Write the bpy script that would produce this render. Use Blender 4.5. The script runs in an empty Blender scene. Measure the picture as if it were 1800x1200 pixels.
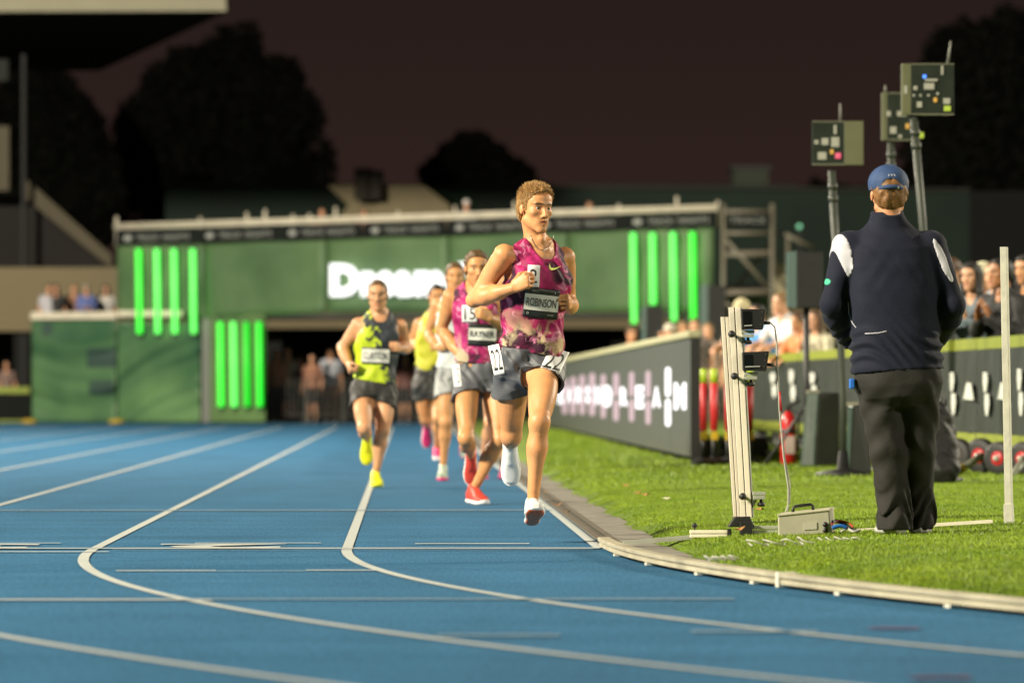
import bpy, bmesh, math, random
import numpy as np
from mathutils import Vector, Matrix
import openvdb

# ---------------------------------------------------------------- camera
FPX = 11000.0                       # focal length in pixels of the 1800 px wide photograph
CAMH = 0.755
YAW = math.atan(188 / FPX); PIT = math.atan(90 / FPX)
scene = bpy.context.scene
COL = scene.collection
cam_d = bpy.data.cameras.new('camera'); cam = bpy.data.objects.new('camera', cam_d); COL.objects.link(cam)
cam.location = (0, 0, CAMH); cam.rotation_euler = (math.pi / 2 + PIT, 0, -YAW)
cam_d.sensor_width = 36.0; cam_d.lens = 36.0 * FPX / 1800; cam_d.clip_start = 0.5; cam_d.clip_end = 3000
cam_d.dof.use_dof = True; cam_d.dof.focus_distance = 31.75; cam_d.dof.aperture_fstop = 4.1
scene.camera = cam

# ---------------------------------------------------------------- night sky (dull brown city glow)
world = bpy.data.worlds.new('World'); scene.world = world; world.use_nodes = True
wn = world.node_tree; wn.nodes.clear()
wo = wn.nodes.new('ShaderNodeOutputWorld'); bg = wn.nodes.new('ShaderNodeBackground')
tc = wn.nodes.new('ShaderNodeTexCoord'); sx = wn.nodes.new('ShaderNodeSeparateXYZ'); mr = wn.nodes.new('ShaderNodeMapRange')
cr = wn.nodes.new('ShaderNodeValToRGB')
cr.color_ramp.elements[0].color = (0.0350, 0.0182, 0.0148, 1); cr.color_ramp.elements[1].color = (0.0140, 0.0094, 0.0084, 1)
mr.inputs['From Min'].default_value = 0.0; mr.inputs['From Max'].default_value = 0.09
wn.links.new(tc.outputs['Generated'], sx.inputs[0]); wn.links.new(sx.outputs['Z'], mr.inputs['Value'])
wn.links.new(mr.outputs[0], cr.inputs[0]); wn.links.new(cr.outputs[0], bg.inputs[0])
bg.inputs[1].default_value = 1.0
wn.links.new(bg.outputs[0], wo.inputs[0])

# ---------------------------------------------------------------- stadium floodlights (the only light of the place)
def spot(loc, aim, power, col, size=112, rad=1.1, blend=.6):
    d = bpy.data.lights.new('floodlight', 'SPOT'); o = bpy.data.objects.new('floodlight', d); COL.objects.link(o)
    o.location = loc
    o.rotation_euler = (Vector(aim) - Vector(loc)).to_track_quat('-Z', 'Y').to_euler()
    d.energy = power; d.color = col; d.spot_size = math.radians(size); d.spot_blend = blend; d.shadow_soft_size = rad
    return o
WARM = (1.0, 0.91, 0.70); WARM2 = (1.0, 0.90, 0.72)
spot((-44, 12, 26), (3, 43, 0), 345000, WARM, 84, 3.0, 1.0)
spot((-44, 88, 29), (2, 118, 0), 380000, WARM2, 165, 2.5)
spot((74, -6, 30), (5, 48, 0), 150000, WARM2, 74, 3.0, 1.0)
spot((80, 86, 30), (6, 66, 0), 280000, WARM)

vs = scene.view_settings
vs.view_transform = 'Standard'; vs.look = 'None'; vs.exposure = 0.0; vs.gamma = 1.0; vs.use_curve_mapping = False
scene.cycles.use_denoising = True
scene.cycles.max_bounces = 6; scene.cycles.transparent_max_bounces = 8
scene.cycles.caustics_reflective = False; scene.cycles.caustics_refractive = False
scene.cycles.sample_clamp_indirect = 4.0

# ---------------------------------------------------------------- helpers
_F = Vector((math.sin(YAW) * math.cos(PIT), math.cos(YAW) * math.cos(PIT), math.sin(PIT)))
_R = Vector((math.cos(YAW), -math.sin(YAW), 0))
_U = _R.cross(_F)
def at(px, py, Y):
    """point at depth Y (metres down the track) seen at photo pixel px, py"""
    d = _F + _R * ((px - 900) / FPX) + _U * ((600 - py) / FPX)
    d = d * (Y / d.y)
    return Vector((d.x, d.y, d.z + CAMH))
def ground_Y(py, z=0.0):
    return (CAMH - z) * FPX / (py - 690)
GZ = 0.10                             # level of the infield turf above the track
rng = np.random.default_rng(7); random.seed(7)

def nodes(m):
    return m.node_tree.nodes, m.node_tree.links
def mat(name, col, rough=0.6, noise=0.0, nscale=20.0, metal=0.0, bump=0.0, bscale=80.0, col2=None, coat=0.0, spec=0.5, sss=0.0, sheen=0.0, coords='Object', detail=4.0):
    m = bpy.data.materials.new(name); m.use_nodes = True
    N, L = nodes(m); b = N['Principled BSDF']
    c4 = (*col, 1)
    b.inputs['Base Color'].default_value = c4; b.inputs['Roughness'].default_value = rough
    b.inputs['Metallic'].default_value = metal; b.inputs['Coat Weight'].default_value = coat
    b.inputs['Specular IOR Level'].default_value = spec
    if sss:
        b.inputs['Subsurface Weight'].default_value = sss; b.inputs['Subsurface Radius'].default_value = (1.0, 0.35, 0.18)
        b.inputs['Subsurface Scale'].default_value = 0.012
    if sheen:
        b.inputs['Sheen Weight'].default_value = sheen
    if noise or bump or col2:
        t = N.new('ShaderNodeTexCoord')
        if noise or col2:
            n = N.new('ShaderNodeTexNoise'); n.inputs['Scale'].default_value = nscale; n.inputs['Detail'].default_value = detail
            L.new(t.outputs[coords], n.inputs['Vector'])
            r = N.new('ShaderNodeValToRGB')
            a = col; z = col2 if col2 else col
            r.color_ramp.elements[0].color = (*[max(0, v * (1 - noise)) for v in a], 1)
            r.color_ramp.elements[1].color = (*[min(1, v * (1 + noise)) for v in z], 1)
            r.color_ramp.elements[0].position = 0.3; r.color_ramp.elements[1].position = 0.7
            L.new(n.outputs['Fac'], r.inputs[0]); L.new(r.outputs[0], b.inputs['Base Color'])
        if bump:
            n2 = N.new('ShaderNodeTexNoise'); n2.inputs['Scale'].default_value = bscale; n2.inputs['Detail'].default_value = 3
            L.new(t.outputs[coords], n2.inputs['Vector'])
            bp = N.new('ShaderNodeBump'); bp.inputs['Strength'].default_value = bump; bp.inputs['Distance'].default_value = 0.01
            L.new(n2.outputs['Fac'], bp.inputs['Height']); L.new(bp.outputs[0], b.inputs['Normal'])
    return m
def emit(name, col, strength):
    m = bpy.data.materials.new(name); m.use_nodes = True
    N, L = nodes(m); b = N['Principled BSDF']
    b.inputs['Base Color'].default_value = (0.05, 0.05, 0.05, 1)
    b.inputs['Emission Color'].default_value = (*col, 1); b.inputs['Emission Strength'].default_value = strength
    return m

def tag(o, label=None, cat=None, group=None, kind=None):
    if label: o['label'] = label
    if cat: o['category'] = cat
    if group: o['group'] = group
    if kind: o['kind'] = kind
    return o
def link(o, parent=None):
    COL.objects.link(o)
    if parent is not None: o.parent = parent
    return o
def empty(name, loc=(0, 0, 0)):
    o = bpy.data.objects.new(name, None); o.location = loc; o.empty_display_size = 0.1
    return link(o)
def mesh_obj(name, verts, faces, m, parent=None, loc=None, smooth=False, world=None):
    me = bpy.data.meshes.new(name); me.from_pydata([tuple(v) for v in verts], [], faces); me.update()
    if smooth:
        me.polygons.foreach_set('use_smooth', [True] * len(me.polygons))
    o = bpy.data.objects.new(name, me); me.materials.append(m)
    if loc is not None: o.location = loc
    return link(o, parent)

class MB:
    """collects boxes, tubes, prisms of ONE piece; build() makes one mesh relative to org"""
    def __init__(s, org=(0, 0, 0)): s.v = []; s.f = []; s.o = Vector(org)
    def add(s, vs_, fs_):
        n = len(s.v); s.v += [Vector(p) - s.o for p in vs_]; s.f += [[i + n for i in f] for f in fs_]; return s
    def box(s, lo, hi, M=None):
        x0, y0, z0 = lo; x1, y1, z1 = hi
        P = [Vector(p) for p in ((x0,y0,z0),(x1,y0,z0),(x1,y1,z0),(x0,y1,z0),(x0,y0,z1),(x1,y0,z1),(x1,y1,z1),(x0,y1,z1))]
        if M is not None: P = [M @ p for p in P]
        return s.add(P, [[0,3,2,1],[4,5,6,7],[0,1,5,4],[1,2,6,5],[2,3,7,6],[3,0,4,7]])
    def tube(s, pts, r, n=8, cap=True):
        pts = [Vector(p) for p in pts]; rr = r if isinstance(r, (list, tuple)) else [r] * len(pts)
        V = []; F = []
        prev = None
        for i, p in enumerate(pts):
            t = (pts[min(i + 1, len(pts) - 1)] - pts[max(i - 1, 0)]).normalized()
            a = prev if prev is not None else (Vector((0, 0, 1)) if abs(t.z) < 0.9 else Vector((1, 0, 0)))
            u = t.cross(a).normalized(); w = u.cross(t).normalized(); prev = w
            for k in range(n):
                q = 2 * math.pi * k / n
                V.append(p + u * (math.cos(q) * rr[i]) + w * (math.sin(q) * rr[i]))
        for i in range(len(pts) - 1):
            for k in range(n):
                F.append([i*n+k, i*n+(k+1)%n, (i+1)*n+(k+1)%n, (i+1)*n+k])
        if cap:
            F.append(list(range(n))[::-1]); F.append([(len(pts)-1)*n+k for k in range(n)])
        return s.add(V, F)
    def lathe(s, prof, M=None, n=20):
        V = []; F = []
        for r, z in prof:
            for k in range(n):
                q = 2*math.pi*k/n; p = Vector((r*math.cos(q), r*math.sin(q), z)); V.append(M @ p if M is not None else p)
        m = len(prof)
        for i in range(m-1):
            for k in range(n): F.append([i*n+k, i*n+(k+1)%n, (i+1)*n+(k+1)%n, (i+1)*n+k])
        F.append(list(range(n))[::-1]); F.append([(m-1)*n+k for k in range(n)])
        return s.add(V, F)
    def prism(s, poly, d):
        d = Vector(d); n = len(poly); P = [Vector(p) for p in poly]
        return s.add(P + [p + d for p in P], [list(range(n))[::-1], [n+i for i in range(n)]] + [[i,(i+1)%n,n+(i+1)%n,n+i] for i in range(n)])
    def build(s, name, m, parent=None, smooth=False, bevel=0.0):
        o = mesh_obj(name, s.v, s.f, m, parent, None if parent is not None else s.o, smooth)
        if parent is not None and parent.parent is None: pass
        bm = bmesh.new(); bm.from_mesh(o.data); bmesh.ops.recalc_face_normals(bm, faces=bm.faces); bm.to_mesh(o.data); bm.free()
        if bevel:
            b = o.modifiers.new('bevel', 'BEVEL'); b.width = bevel; b.segments = 2; b.limit_method = 'ANGLE'
        return o

_txt_cache = {}
def text_mesh(s, bold=0.0):
    """flat lettering as vertices (x, y) and faces, cap height about 0.7"""
    key = (s, bold)
    if key in _txt_cache: return _txt_cache[key]
    cu = bpy.data.curves.new('lettering', 'FONT'); cu.body = s; cu.size = 1.0; cu.align_x = 'CENTER'; cu.offset = bold
    cu.resolution_u = 3
    o = bpy.data.objects.new('lettering', cu); COL.objects.link(o)
    dg = bpy.context.evaluated_depsgraph_get(); me = o.evaluated_get(dg).to_mesh()
    V = np.array([v.co[:2] for v in me.vertices]); F = [list(p.vertices) for p in me.polygons]
    o.evaluated_get(dg).to_mesh_clear(); bpy.data.objects.remove(o); bpy.data.curves.remove(cu)
    V[:, 0] -= (V[:, 0].min() + V[:, 0].max()) / 2; V[:, 1] -= (V[:, 1].min() + V[:, 1].max()) / 2
    _txt_cache[key] = (V, F); return V, F
def densify(V, F, L):
    bm = bmesh.new(); vs_ = [bm.verts.new((x, y, 0)) for x, y in V]
    for f in F:
        try: bm.faces.new([vs_[i] for i in f])
        except ValueError: pass
    for _ in range(4):
        bmesh.ops.triangulate(bm, faces=bm.faces)
        es = [e for e in bm.edges if e.calc_length() > L]
        if not es: break
        bmesh.ops.subdivide_edges(bm, edges=es, cuts=1)
    bmesh.ops.triangulate(bm, faces=bm.faces); bm.verts.index_update()
    V2 = np.array([v.co[:2] for v in bm.verts]); F2 = [[v.index for v in f.verts] for f in bm.faces]; bm.free(); return V2, F2
def fit(V, w, h):
    s = V.max(0) - V.min(0); return V * np.array([w / s[0], h / s[1]])
# ---------------------------------------------------------------- figures: distance fields blended into one skin
def V3(a): return np.array(a, np.float32)
def nrm(a): a = np.asarray(a, float); return a / (np.linalg.norm(a) + 1e-9)
class Fld:
    def __init__(s, lo, hi, h):
        s.h = h; s.lo = np.floor(np.array(lo) / h) * h
        s.n = np.ceil((np.array(hi) - s.lo) / h).astype(int) + 1
        s.a = np.full(s.n, 0.12, np.float32)
    def blk(s, lo, hi):
        i0 = np.clip(np.floor((np.array(lo) - s.lo) / s.h).astype(int), 0, s.n); i1 = np.clip(np.ceil((np.array(hi) - s.lo) / s.h).astype(int) + 1, 0, s.n)
        if (i1 <= i0).any(): return None
        sl = tuple(slice(a, b) for a, b in zip(i0, i1))
        ax = [(s.lo[k] + s.h * np.arange(i0[k], i1[k])).astype(np.float32) for k in range(3)]
        return sl, ax[0][:, None, None], ax[1][None, :, None], ax[2][None, None, :]
    def full(s): return s.blk(s.lo, s.lo + s.h * (s.n - 1))
    def mesh(s):
        g = openvdb.FloatGrid(0.12); g.copyFromArray(s.a)
        p, q = g.convertToQuads(0.0)
        return p.astype(np.float64) * s.h + s.lo, q
    def samp(s, P):
        q = (np.asarray(P) - s.lo) / s.h; i = np.floor(q).astype(int); f = q - i
        i = np.clip(i, 0, s.n - 2); r = 0
        for dx in (0, 1):
            for dy in (0, 1):
                for dz in (0, 1):
                    w = (f[..., 0] if dx else 1 - f[..., 0]) * (f[..., 1] if dy else 1 - f[..., 1]) * (f[..., 2] if dz else 1 - f[..., 2])
                    r = r + w * s.a[i[..., 0] + dx, i[..., 1] + dy, i[..., 2] + dz]
        return r
    def front(s, X, Z, sign=-1):
        """y of the surface met first when coming along y from the side `sign`"""
        ys = s.lo[1] + s.h * np.arange(s.n[1])
        if sign > 0: ys = ys[::-1]
        X = np.asarray(X, float); Z = np.asarray(Z, float)
        out = np.full(X.shape, np.nan); prev = np.full(X.shape, 1.0)
        for j, y in enumerate(ys):
            d = s.samp(np.stack([X, np.full(X.shape, y), Z], -1))
            hit = np.isnan(out) & (d < 0)
            t = prev / np.maximum(prev - d, 1e-6)
            yy = y if j == 0 else ys[j-1] + (y - ys[j-1]) * np.clip(t, 0, 1)
            out = np.where(hit, yy, out); prev = d
        if np.isnan(out).all(): return np.zeros(X.shape)
        if out.ndim == 2:
            for _ in range(20):
                if not np.isnan(out).any(): break
                p = np.pad(out, 1, constant_values=np.nan); nb = np.stack([p[:-2, 1:-1], p[2:, 1:-1], p[1:-1, :-2], p[1:-1, 2:]])
                with np.errstate(all='ignore'):
                    import warnings; warnings.simplefilter('ignore'); mn = np.nanmean(nb, 0)
                out = np.where(np.isnan(out), mn + .012*(-sign), out)
        return np.where(np.isnan(out), np.nanmax(out) if sign < 0 else np.nanmin(out), out)
def smin(a, b, k):
    h = np.clip(0.5 + 0.5 * (b - a) / k, 0, 1)
    return b + (a - b) * h - k * h * (1 - h)
class Prim:
    def __init__(s, tag, k): s.tag = tag; s.k = k; s.sub = False
    def put(s, F, infl=0.0):
        pad = 0.05 + infl + s.k
        lo, hi = s.box(); B = F.blk(lo - pad, hi + pad)
        if B is None: return
        sl, x, y, z = B
        d = s.dist(x, y, z) - infl
        if s.sub: F.a[sl] = -smin(-F.a[sl], d, s.k)
        else: F.a[sl] = smin(F.a[sl], d, s.k)
class Cone(Prim):
    def __init__(s, tag, a, b, ra, rb, k=0.02):
        super().__init__(tag, k); s.A = V3(a); s.B = V3(b); s.ra = ra; s.rb = rb
    def box(s): r = max(s.ra, s.rb); return np.minimum(s.A, s.B) - r, np.maximum(s.A, s.B) + r
    def dist(s, x, y, z):
        b = s.B - s.A; L = float(b @ b) + 1e-9
        px, py, pz = x - s.A[0], y - s.A[1], z - s.A[2]
        t = np.clip((px * b[0] + py * b[1] + pz * b[2]) / L, 0, 1)
        return np.sqrt((px - t*b[0])**2 + (py - t*b[1])**2 + (pz - t*b[2])**2) - (s.ra + (s.rb - s.ra) * t)
class Ell(Prim):
    def __init__(s, tag, c, R, r, k=0.02, sub=False):
        super().__init__(tag, k); s.c = V3(c); s.R = np.asarray(R, np.float32); s.r = V3(r); s.sub = sub
    def box(s): m = float(s.r.max()); return s.c - m, s.c + m
    def dist(s, x, y, z):
        px, py, pz = x - s.c[0], y - s.c[1], z - s.c[2]
        q = [px * s.R[i, 0] + py * s.R[i, 1] + pz * s.R[i, 2] for i in range(3)]
        k0 = np.sqrt(sum((q[i] / s.r[i])**2 for i in range(3))); k1 = np.sqrt(sum((q[i] / s.r[i]**2)**2 for i in range(3)))
        return k0 * (k0 - 1) / np.maximum(k1, 1e-6)
class Loft(Prim):
    """stack of ellipses along an axis; lateral axis twists from lat0 to lat1"""
    def __init__(s, tag, o, up, lat0, lat1, tab, k=0.03, p=2.3):
        super().__init__(tag, k); s.o = V3(o); s.up = V3(nrm(up)); s.p = p
        l0 = nrm(np.asarray(lat0) - np.dot(lat0, s.up) * s.up); l1 = nrm(np.asarray(lat1) - np.dot(lat1, s.up) * s.up)
        s.l = V3(l0); s.f = V3(np.cross(s.up, l0)); s.ang = math.atan2(float(np.dot(l1, s.f)), float(np.dot(l1, l0)))
        T = np.array(tab, float); s.t = T[:, 0]; s.T = T[:, 1:]
    def box(s):
        m = float(s.T[:, :2].max()) + 0.03
        e0 = s.o + s.up * s.t[0]; e1 = s.o + s.up * s.t[-1]
        return np.minimum(e0, e1) - m, np.maximum(e0, e1) + m
    def dist(s, x, y, z):
        px, py, pz = x - s.o[0], y - s.o[1], z - s.o[2]
        u = px*s.l[0] + py*s.l[1] + pz*s.l[2]; v = px*s.f[0] + py*s.f[1] + pz*s.f[2]; w = px*s.up[0] + py*s.up[1] + pz*s.up[2]
        th = np.clip((w - s.t[0]) / (s.t[-1] - s.t[0]), 0, 1); th = th * th * (3 - 2 * th) * s.ang
        c, n = np.cos(th), np.sin(th); u, v = u*c + v*n, -u*n + v*c
        sh = w.shape; wf = w.ravel()
        a = np.interp(wf, s.t, s.T[:, 0]).reshape(sh); b = np.interp(wf, s.t, s.T[:, 1]).reshape(sh)
        if s.T.shape[1] > 2: v = v - np.interp(wf, s.t, s.T[:, 2]).reshape(sh)
        if s.T.shape[1] > 3: u = u - np.interp(wf, s.t, s.T[:, 3]).reshape(sh)
        ua = np.abs(u) / a; vb = np.abs(v) / b
        k0 = (ua**s.p + vb**s.p)**(1 / s.p)
        d = (k0 - 1) * np.minimum(a, b)
        return np.maximum(d, np.maximum(w - s.t[-1], s.t[0] - w)).astype(np.float32)

def rotv(v, ax, ang):
    return np.array(Matrix.Rotation(ang, 3, Vector(ax)) @ Vector(v))
def hand_prims(tag, w, d, pn, th, curl, sc=1.0, spread=0.0, thumb=(0.55, 0.5)):
    """palm and five fingers. w wrist, d direction to knuckles, pn way the palm faces, th thumb side"""
    d = nrm(d); pn = nrm(pn - np.dot(pn, d) * d); th = nrm(np.cross(d, pn)) * (1 if np.dot(np.cross(d, pn), th) > 0 else -1)
    P = []; w = np.asarray(w, float)
    offs = (0.030, 0.010, -0.010, -0.029); ml = (0.088, 0.092, 0.086, 0.078)
    fl = ((.044, .026, .020), (.048, .030, .021), (.045, .028, .020), (.036, .021, .018))
    fr = (.0092, .0095, .0090, .0080)
    P.append(Ell(tag, w + d*0.048*sc, np.array([d, th, pn]), (0.050*sc, 0.036*sc, 0.016*sc), 0.012))
    for i in range(4):
        kn = w + (d*ml[i] + th*offs[i])*sc
        P.append(Cone(tag, w + (d*0.015 + th*offs[i]*0.6)*sc, kn, .015*sc, .0115*sc, .010))
        q = kn; dd = d + th * offs[i] * spread; dd = nrm(dd); ang = 0
        for j in range(3):
            c = curl[j] * (1.0 + 0.06 * (i - 1))
            ang += c; ax = np.cross(dd, pn)
            dn = math.cos(ang) * dd + math.sin(ang) * pn
            q2 = q + dn * fl[i][j] * sc
            P.append(Cone(tag, q, q2, fr[i]*sc*(1 - .07*j), fr[i]*sc*(.93 - .08*j), .0045)); q = q2
    b0 = w + (d*0.022 + th*0.026 + pn*0.006)*sc
    d1 = nrm(d*0.7 + th*thumb[0] + pn*0.35); b1 = b0 + d1*0.045*sc
    d2 = nrm(d*0.8 + th*(0.15 - 0.4*thumb[1]) + pn*thumb[1]); b2 = b1 + d2*0.034*sc
    d3 = nrm(d*0.5 - th*(0.5*thumb[1]) + pn*thumb[1]*1.3); b3 = b2 + d3*0.027*sc
    P += [Cone(tag, b0, b1, .0155*sc, .0115*sc, .012), Cone(tag, b1, b2, .0108*sc, .0098*sc, .005), Cone(tag, b2, b3, .0098*sc, .008*sc, .005)]
    return P

class Head:
    def __init__(s, c, fwd, up, sc=1.0):
        s.c = np.asarray(c, float); s.f = nrm(fwd); s.r = nrm(np.cross(s.f, up)); s.u = np.cross(s.r, s.f); s.sc = sc
        s.R = np.array([s.r, s.f, s.u])
    def p(s, x, y, z): return s.c + (s.r*x + s.f*y + s.u*z) * s.sc
    def loc(s, P): return ((P - s.c) @ s.R.T) / s.sc
    def prims(s, female=False, mouth=0.005):
        k = s.sc; p = s.p; R = s.R; T = 'head'; E = []
        ell = lambda c, r, kk=.02, sub=False: E.append(Ell(T, p(*c), R, tuple(v*k for v in r), kk*k, sub))
        con = lambda a, b, ra, rb, kk=.012: E.append(Cone(T, p(*a), p(*b), ra*k, rb*k, kk*k))
        jw = 0.92 if female else 1.0
        ell((0, -.014, .034), (.075, .097, .082)); ell((0, .032, -.022), (.057*jw, .060, .084), .03)
        ell((0, .050, .050), (.058, .040, .042), .03)
        for q in (-1, 1):
            con((q*.047*jw, .000, -.055), (q*.013, .068, -.103), .016, .015, .025)
            ell((q*.042, .058, -.018), (.021, .023, .017), .02)
            con((q*.010, .089, .023), (q*.040, .076, .024), .0105, .009, .014)
            ell((q*.077, -.008, -.006), (.007, .016, .027), .006)
            con((q*.072, .006, -.012), (q*.080, -.014, .004), .007, .006, .006)
        ell((0, .078, -.105), (.020, .017, .016), .016)
        for q in (-1, 1): ell((q*.031, .100, .0045), (.0175, .0160, .0066), .009, True)
        con((0, .088, .014), (0, .107, -.028), .0085, .0105, .012); ell((0, .110, -.033), (.0115, .0105, .010), .008)
        for q in (-1, 1): ell((q*.0125, .101, -.037), (.0085, .010, .0075), .006)
        ell((0, .070, -.068), (.034, .020, .027), .02)
        for q in (-1, 1):
            con((0, .0925, -.0590), (q*.023, .080, -.0635), .0052, .0035, .007); con((0, .0915, -.0745), (q*.022, .080, -.068), .0064, .004, .007)
        ell((0, .099, -.0665), (.019, .013, mouth), .003, True)
        return E
    def attr(s, P):
        q = s.loc(P); x, y, z = np.abs(q[:, 0]), q[:, 1], q[:, 2]
        lip = np.clip(1.6 - np.sqrt(((x)/.024)**2 + ((z + .067)/.0125)**2)*1.3, 0, 1) * (y > .078)
        brow = np.clip(1.9 - np.sqrt(((x - .031)/.021)**2 + ((z - .0265 + .10*np.abs(x-.033))/.0058)**2)*1.2, 0, 1) * (y > .05)
        stub = np.clip((-z - .040)/.03, 0, 1) * (y > -.01) * np.clip((.14 + z)/.03, 0, 1)
        return lip, brow, stub

BZ = lambda a, b, t: np.asarray(a) + (np.asarray(b) - np.asarray(a)) * t
RUN_TAB = [(-.15,.080,.080,0),(-.08,.140,.108,-.006),(.02,.160,.114,-.008),(.12,.156,.108,-.004),(.22,.146,.102,.0),(.36,.134,.098,.004),(.50,.143,.107,.004),(.64,.158,.116,.002),(.76,.165,.117,0),(.86,.156,.106,-.006),(.94,.115,.085,-.012),(1.0,.072,.066,-.012),(1.06,.055,.057,-.008)]
class Human:
    """J: joints in local metres. fwd: way the chest faces roughly"""
    def __init__(s, J, fwd=(0, -1, 0), sc=1.0, bulk=1.0, tab=RUN_TAB, female=False, arm=1.0, leg=1.0):
        s.J = {k: np.asarray(v, float) for k, v in J.items() if k not in ('hfwd', 'hup')}; J_ = s.J; s.sc = sc; s.P = []
        s.mid = (J_['hR'] + J_['hL']) / 2; s.up = nrm(J_['neck'] - s.mid); s.L = np.linalg.norm(J_['neck'] - s.mid)
        s.latS = nrm(J_['sL'] - J_['sR']); s.latH = nrm(J_['hL'] - J_['hR'])
        s.fw = nrm(np.asarray(fwd, float)); A = s.P.append
        # lateral axis points to person's left; forward = lat x up must agree with fwd
        s.fS = nrm(np.cross(s.latS, s.up)); s.sgn = 1 if np.dot(s.fS, s.fw) > 0 else -1; s.fS = s.fS * s.sgn
        s.fH = nrm(np.cross(s.latH, s.up)) * s.sgn
        s.tab = [(t*s.L, a*sc*bulk, b*sc*bulk, c*sc*(-s.sgn)) for t, a, b, c in tab]
        A(Loft('torso', s.mid, s.up, s.latH, s.latS, s.tab, .03))
        q = lambda f, lat, fo, H=False: s.mid + s.up*s.L*f + (s.latH if H else s.latS)*lat*sc + (s.fH if H else s.fS)*fo*sc
        s.q = q
        RS = np.array([s.latS, s.fS, s.up])
        for e, S in ((-1, 'sR'), (1, 'sL')):
            A(Ell('torso', q(.73, e*.075, .078*bulk), RS, (.072*sc, .034*sc, .062*sc), .03))
            A(Cone('trap', q(1.03, e*.028, -.022), BZ(J_['neck'] - s.up*.045, J_[S], .72) + s.up*.010, .034*sc, .032*sc, .04))
            A(Cone('trap', q(.93, e*.02, .055), BZ(q(.93, e*.02, .05), J_[S], .85) + s.up*.006, .014*sc, .014*sc, .03))
            A(Ell('torso', q(.56, e*.115, -.03), RS, (.045*sc, .07*sc, .12*sc), .05))
            A(Ell('hip', q(-.02, e*.072, -.055, True), np.array([s.latH, s.fH, s.up]), (.080*sc, .080*sc, .088*sc), .04))
        for e, S, E_, W in ((-1, 'sR', 'eR', 'wR'), (1, 'sL', 'eL', 'wL')):
            S, E_, W = J_[S], J_[E_], J_[W]; du = nrm(E_ - S); df = nrm(W - E_); z = arm*sc
            T = 'armR' if e < 0 else 'armL'
            inn = nrm(df - np.dot(df, du)*du + 1e-4*s.fS)          # biceps side
            A(Cone(T + 'u', S + s.up*.006, BZ(S, E_, .42), .055*z, .036*z, .028))
            A(Cone(T + 'u', BZ(S, E_, .2), E_, .044*z, .036*z, .03))
            A(Ell(T + 'u', BZ(S, E_, .52) + inn*.014*sc, np.array([du, inn, np.cross(du, inn)]), (.085*sc, .038*z, .037*z), .014))
            A(Ell(T + 'u', BZ(S, E_, .42) - inn*.014*sc, np.array([du, inn, np.cross(du, inn)]), (.095*sc, .036*z, .036*z), .014))
            A(Cone(T + 'f', E_, BZ(E_, W, .3), .035*z, .0405*z, .018)); A(Ell(T + 'f', BZ(E_, W, .24) + inn*.012*sc + np.array((0, 0, .012))*sc, np.array([df, nrm(np.cross(df, inn)), np.cross(df, nrm(np.cross(df, inn)))]), (.085*sc, .030*z, .030*z), .014)); A(Cone(T + 'f', BZ(E_, W, .3), BZ(E_, W, .62), .0415*z, .034*z, .03))
            A(Cone(T + 'f', BZ(E_, W, .62), W, .034*z, .0255*z, .03)); A(Cone(T + 'f', E_ - df*.012, E_, .026*z, .030*z, .02))
        for e, H, K, N in ((-1, 'hR', 'kR', 'aR'), (1, 'hL', 'kL', 'aL')):
            H, K, N = J_[H], J_[K], J_[N]; du = nrm(K - H); dl = nrm(N - K); z = leg*sc
            T = 'legR' if e < 0 else 'legL'
            bk = dl - np.dot(dl, du)*du
            bk = nrm(bk) if np.linalg.norm(bk) > .12 else nrm(-s.fH + np.dot(s.fH, du)*du)   # back of the knee
            sb = nrm(-du + np.dot(du, dl)*dl) if np.linalg.norm(du - np.dot(du, dl)*dl) > .12 else nrm(-s.fH + np.dot(s.fH, dl)*dl)
            if np.dot(sb, bk) < -.2: sb = -sb
            out = s.latH * e
            A(Cone(T + 't', H, K, .084*z, .050*z, .04))
            A(Ell(T + 't', BZ(H, K, .46) - bk*.024*sc + out*.010*sc, np.array([du, bk, np.cross(du, bk)]), (.185*sc, .062*z, .066*z), .022))
            A(Ell(T + 't', BZ(H, K, .82) - bk*.018*sc - out*.026*sc, np.array([du, bk, np.cross(du, bk)]), (.06*sc, .032*z, .029*z), .016))
            A(Ell(T + 't', BZ(H, K, .5) + bk*.026*sc, np.array([du, bk, np.cross(du, bk)]), (.17*sc, .052*z, .056*z), .04))
            A(Ell(T + 's', K - bk*.014*sc, np.array([dl, sb, np.cross(dl, sb)]), (.050*sc, .046*z, .046*z), .02))
            A(Ell(T + 's', K - nrm(bk + sb)*.036*sc, np.array([dl, sb, np.cross(dl, sb)]), (.028*sc, .017*sc, .022*sc), .009))
            A(Cone(T + 's', K, BZ(K, N, .3), .046*z, .047*z, .03)); A(Cone(T + 's', BZ(K, N, .3), BZ(K, N, .95), .045*z, .028*z, .03))
            A(Ell(T + 's', BZ(K, N, .29) + sb*.022*sc + out*.012*sc, np.array([dl, sb, np.cross(dl, sb)]), (.110*sc, .040*z, .040*z), .016))
            A(Ell(T + 's', BZ(K, N, .31) + sb*.020*sc - out*.016*sc, np.array([dl, sb, np.cross(dl, sb)]), (.118*sc, .040*z, .038*z), .016))
            A(Cone(T + 's', BZ(K, N, .15) - sb*.030*sc - out*.004, BZ(K, N, .8) - sb*.016*sc, .012*sc, .012*sc, .02))
            for g in (-1, 1): A(Ell(T + 's', N + np.cross(dl, sb)*g*.026*sc, np.eye(3), (.012*sc,)*3, .012))
            A(Cone(T + 's', N + sb*.022*sc, BZ(N, K, .22) + sb*.016*sc, .014*sc, .014*sc, .02))
        s.female = female
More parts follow.
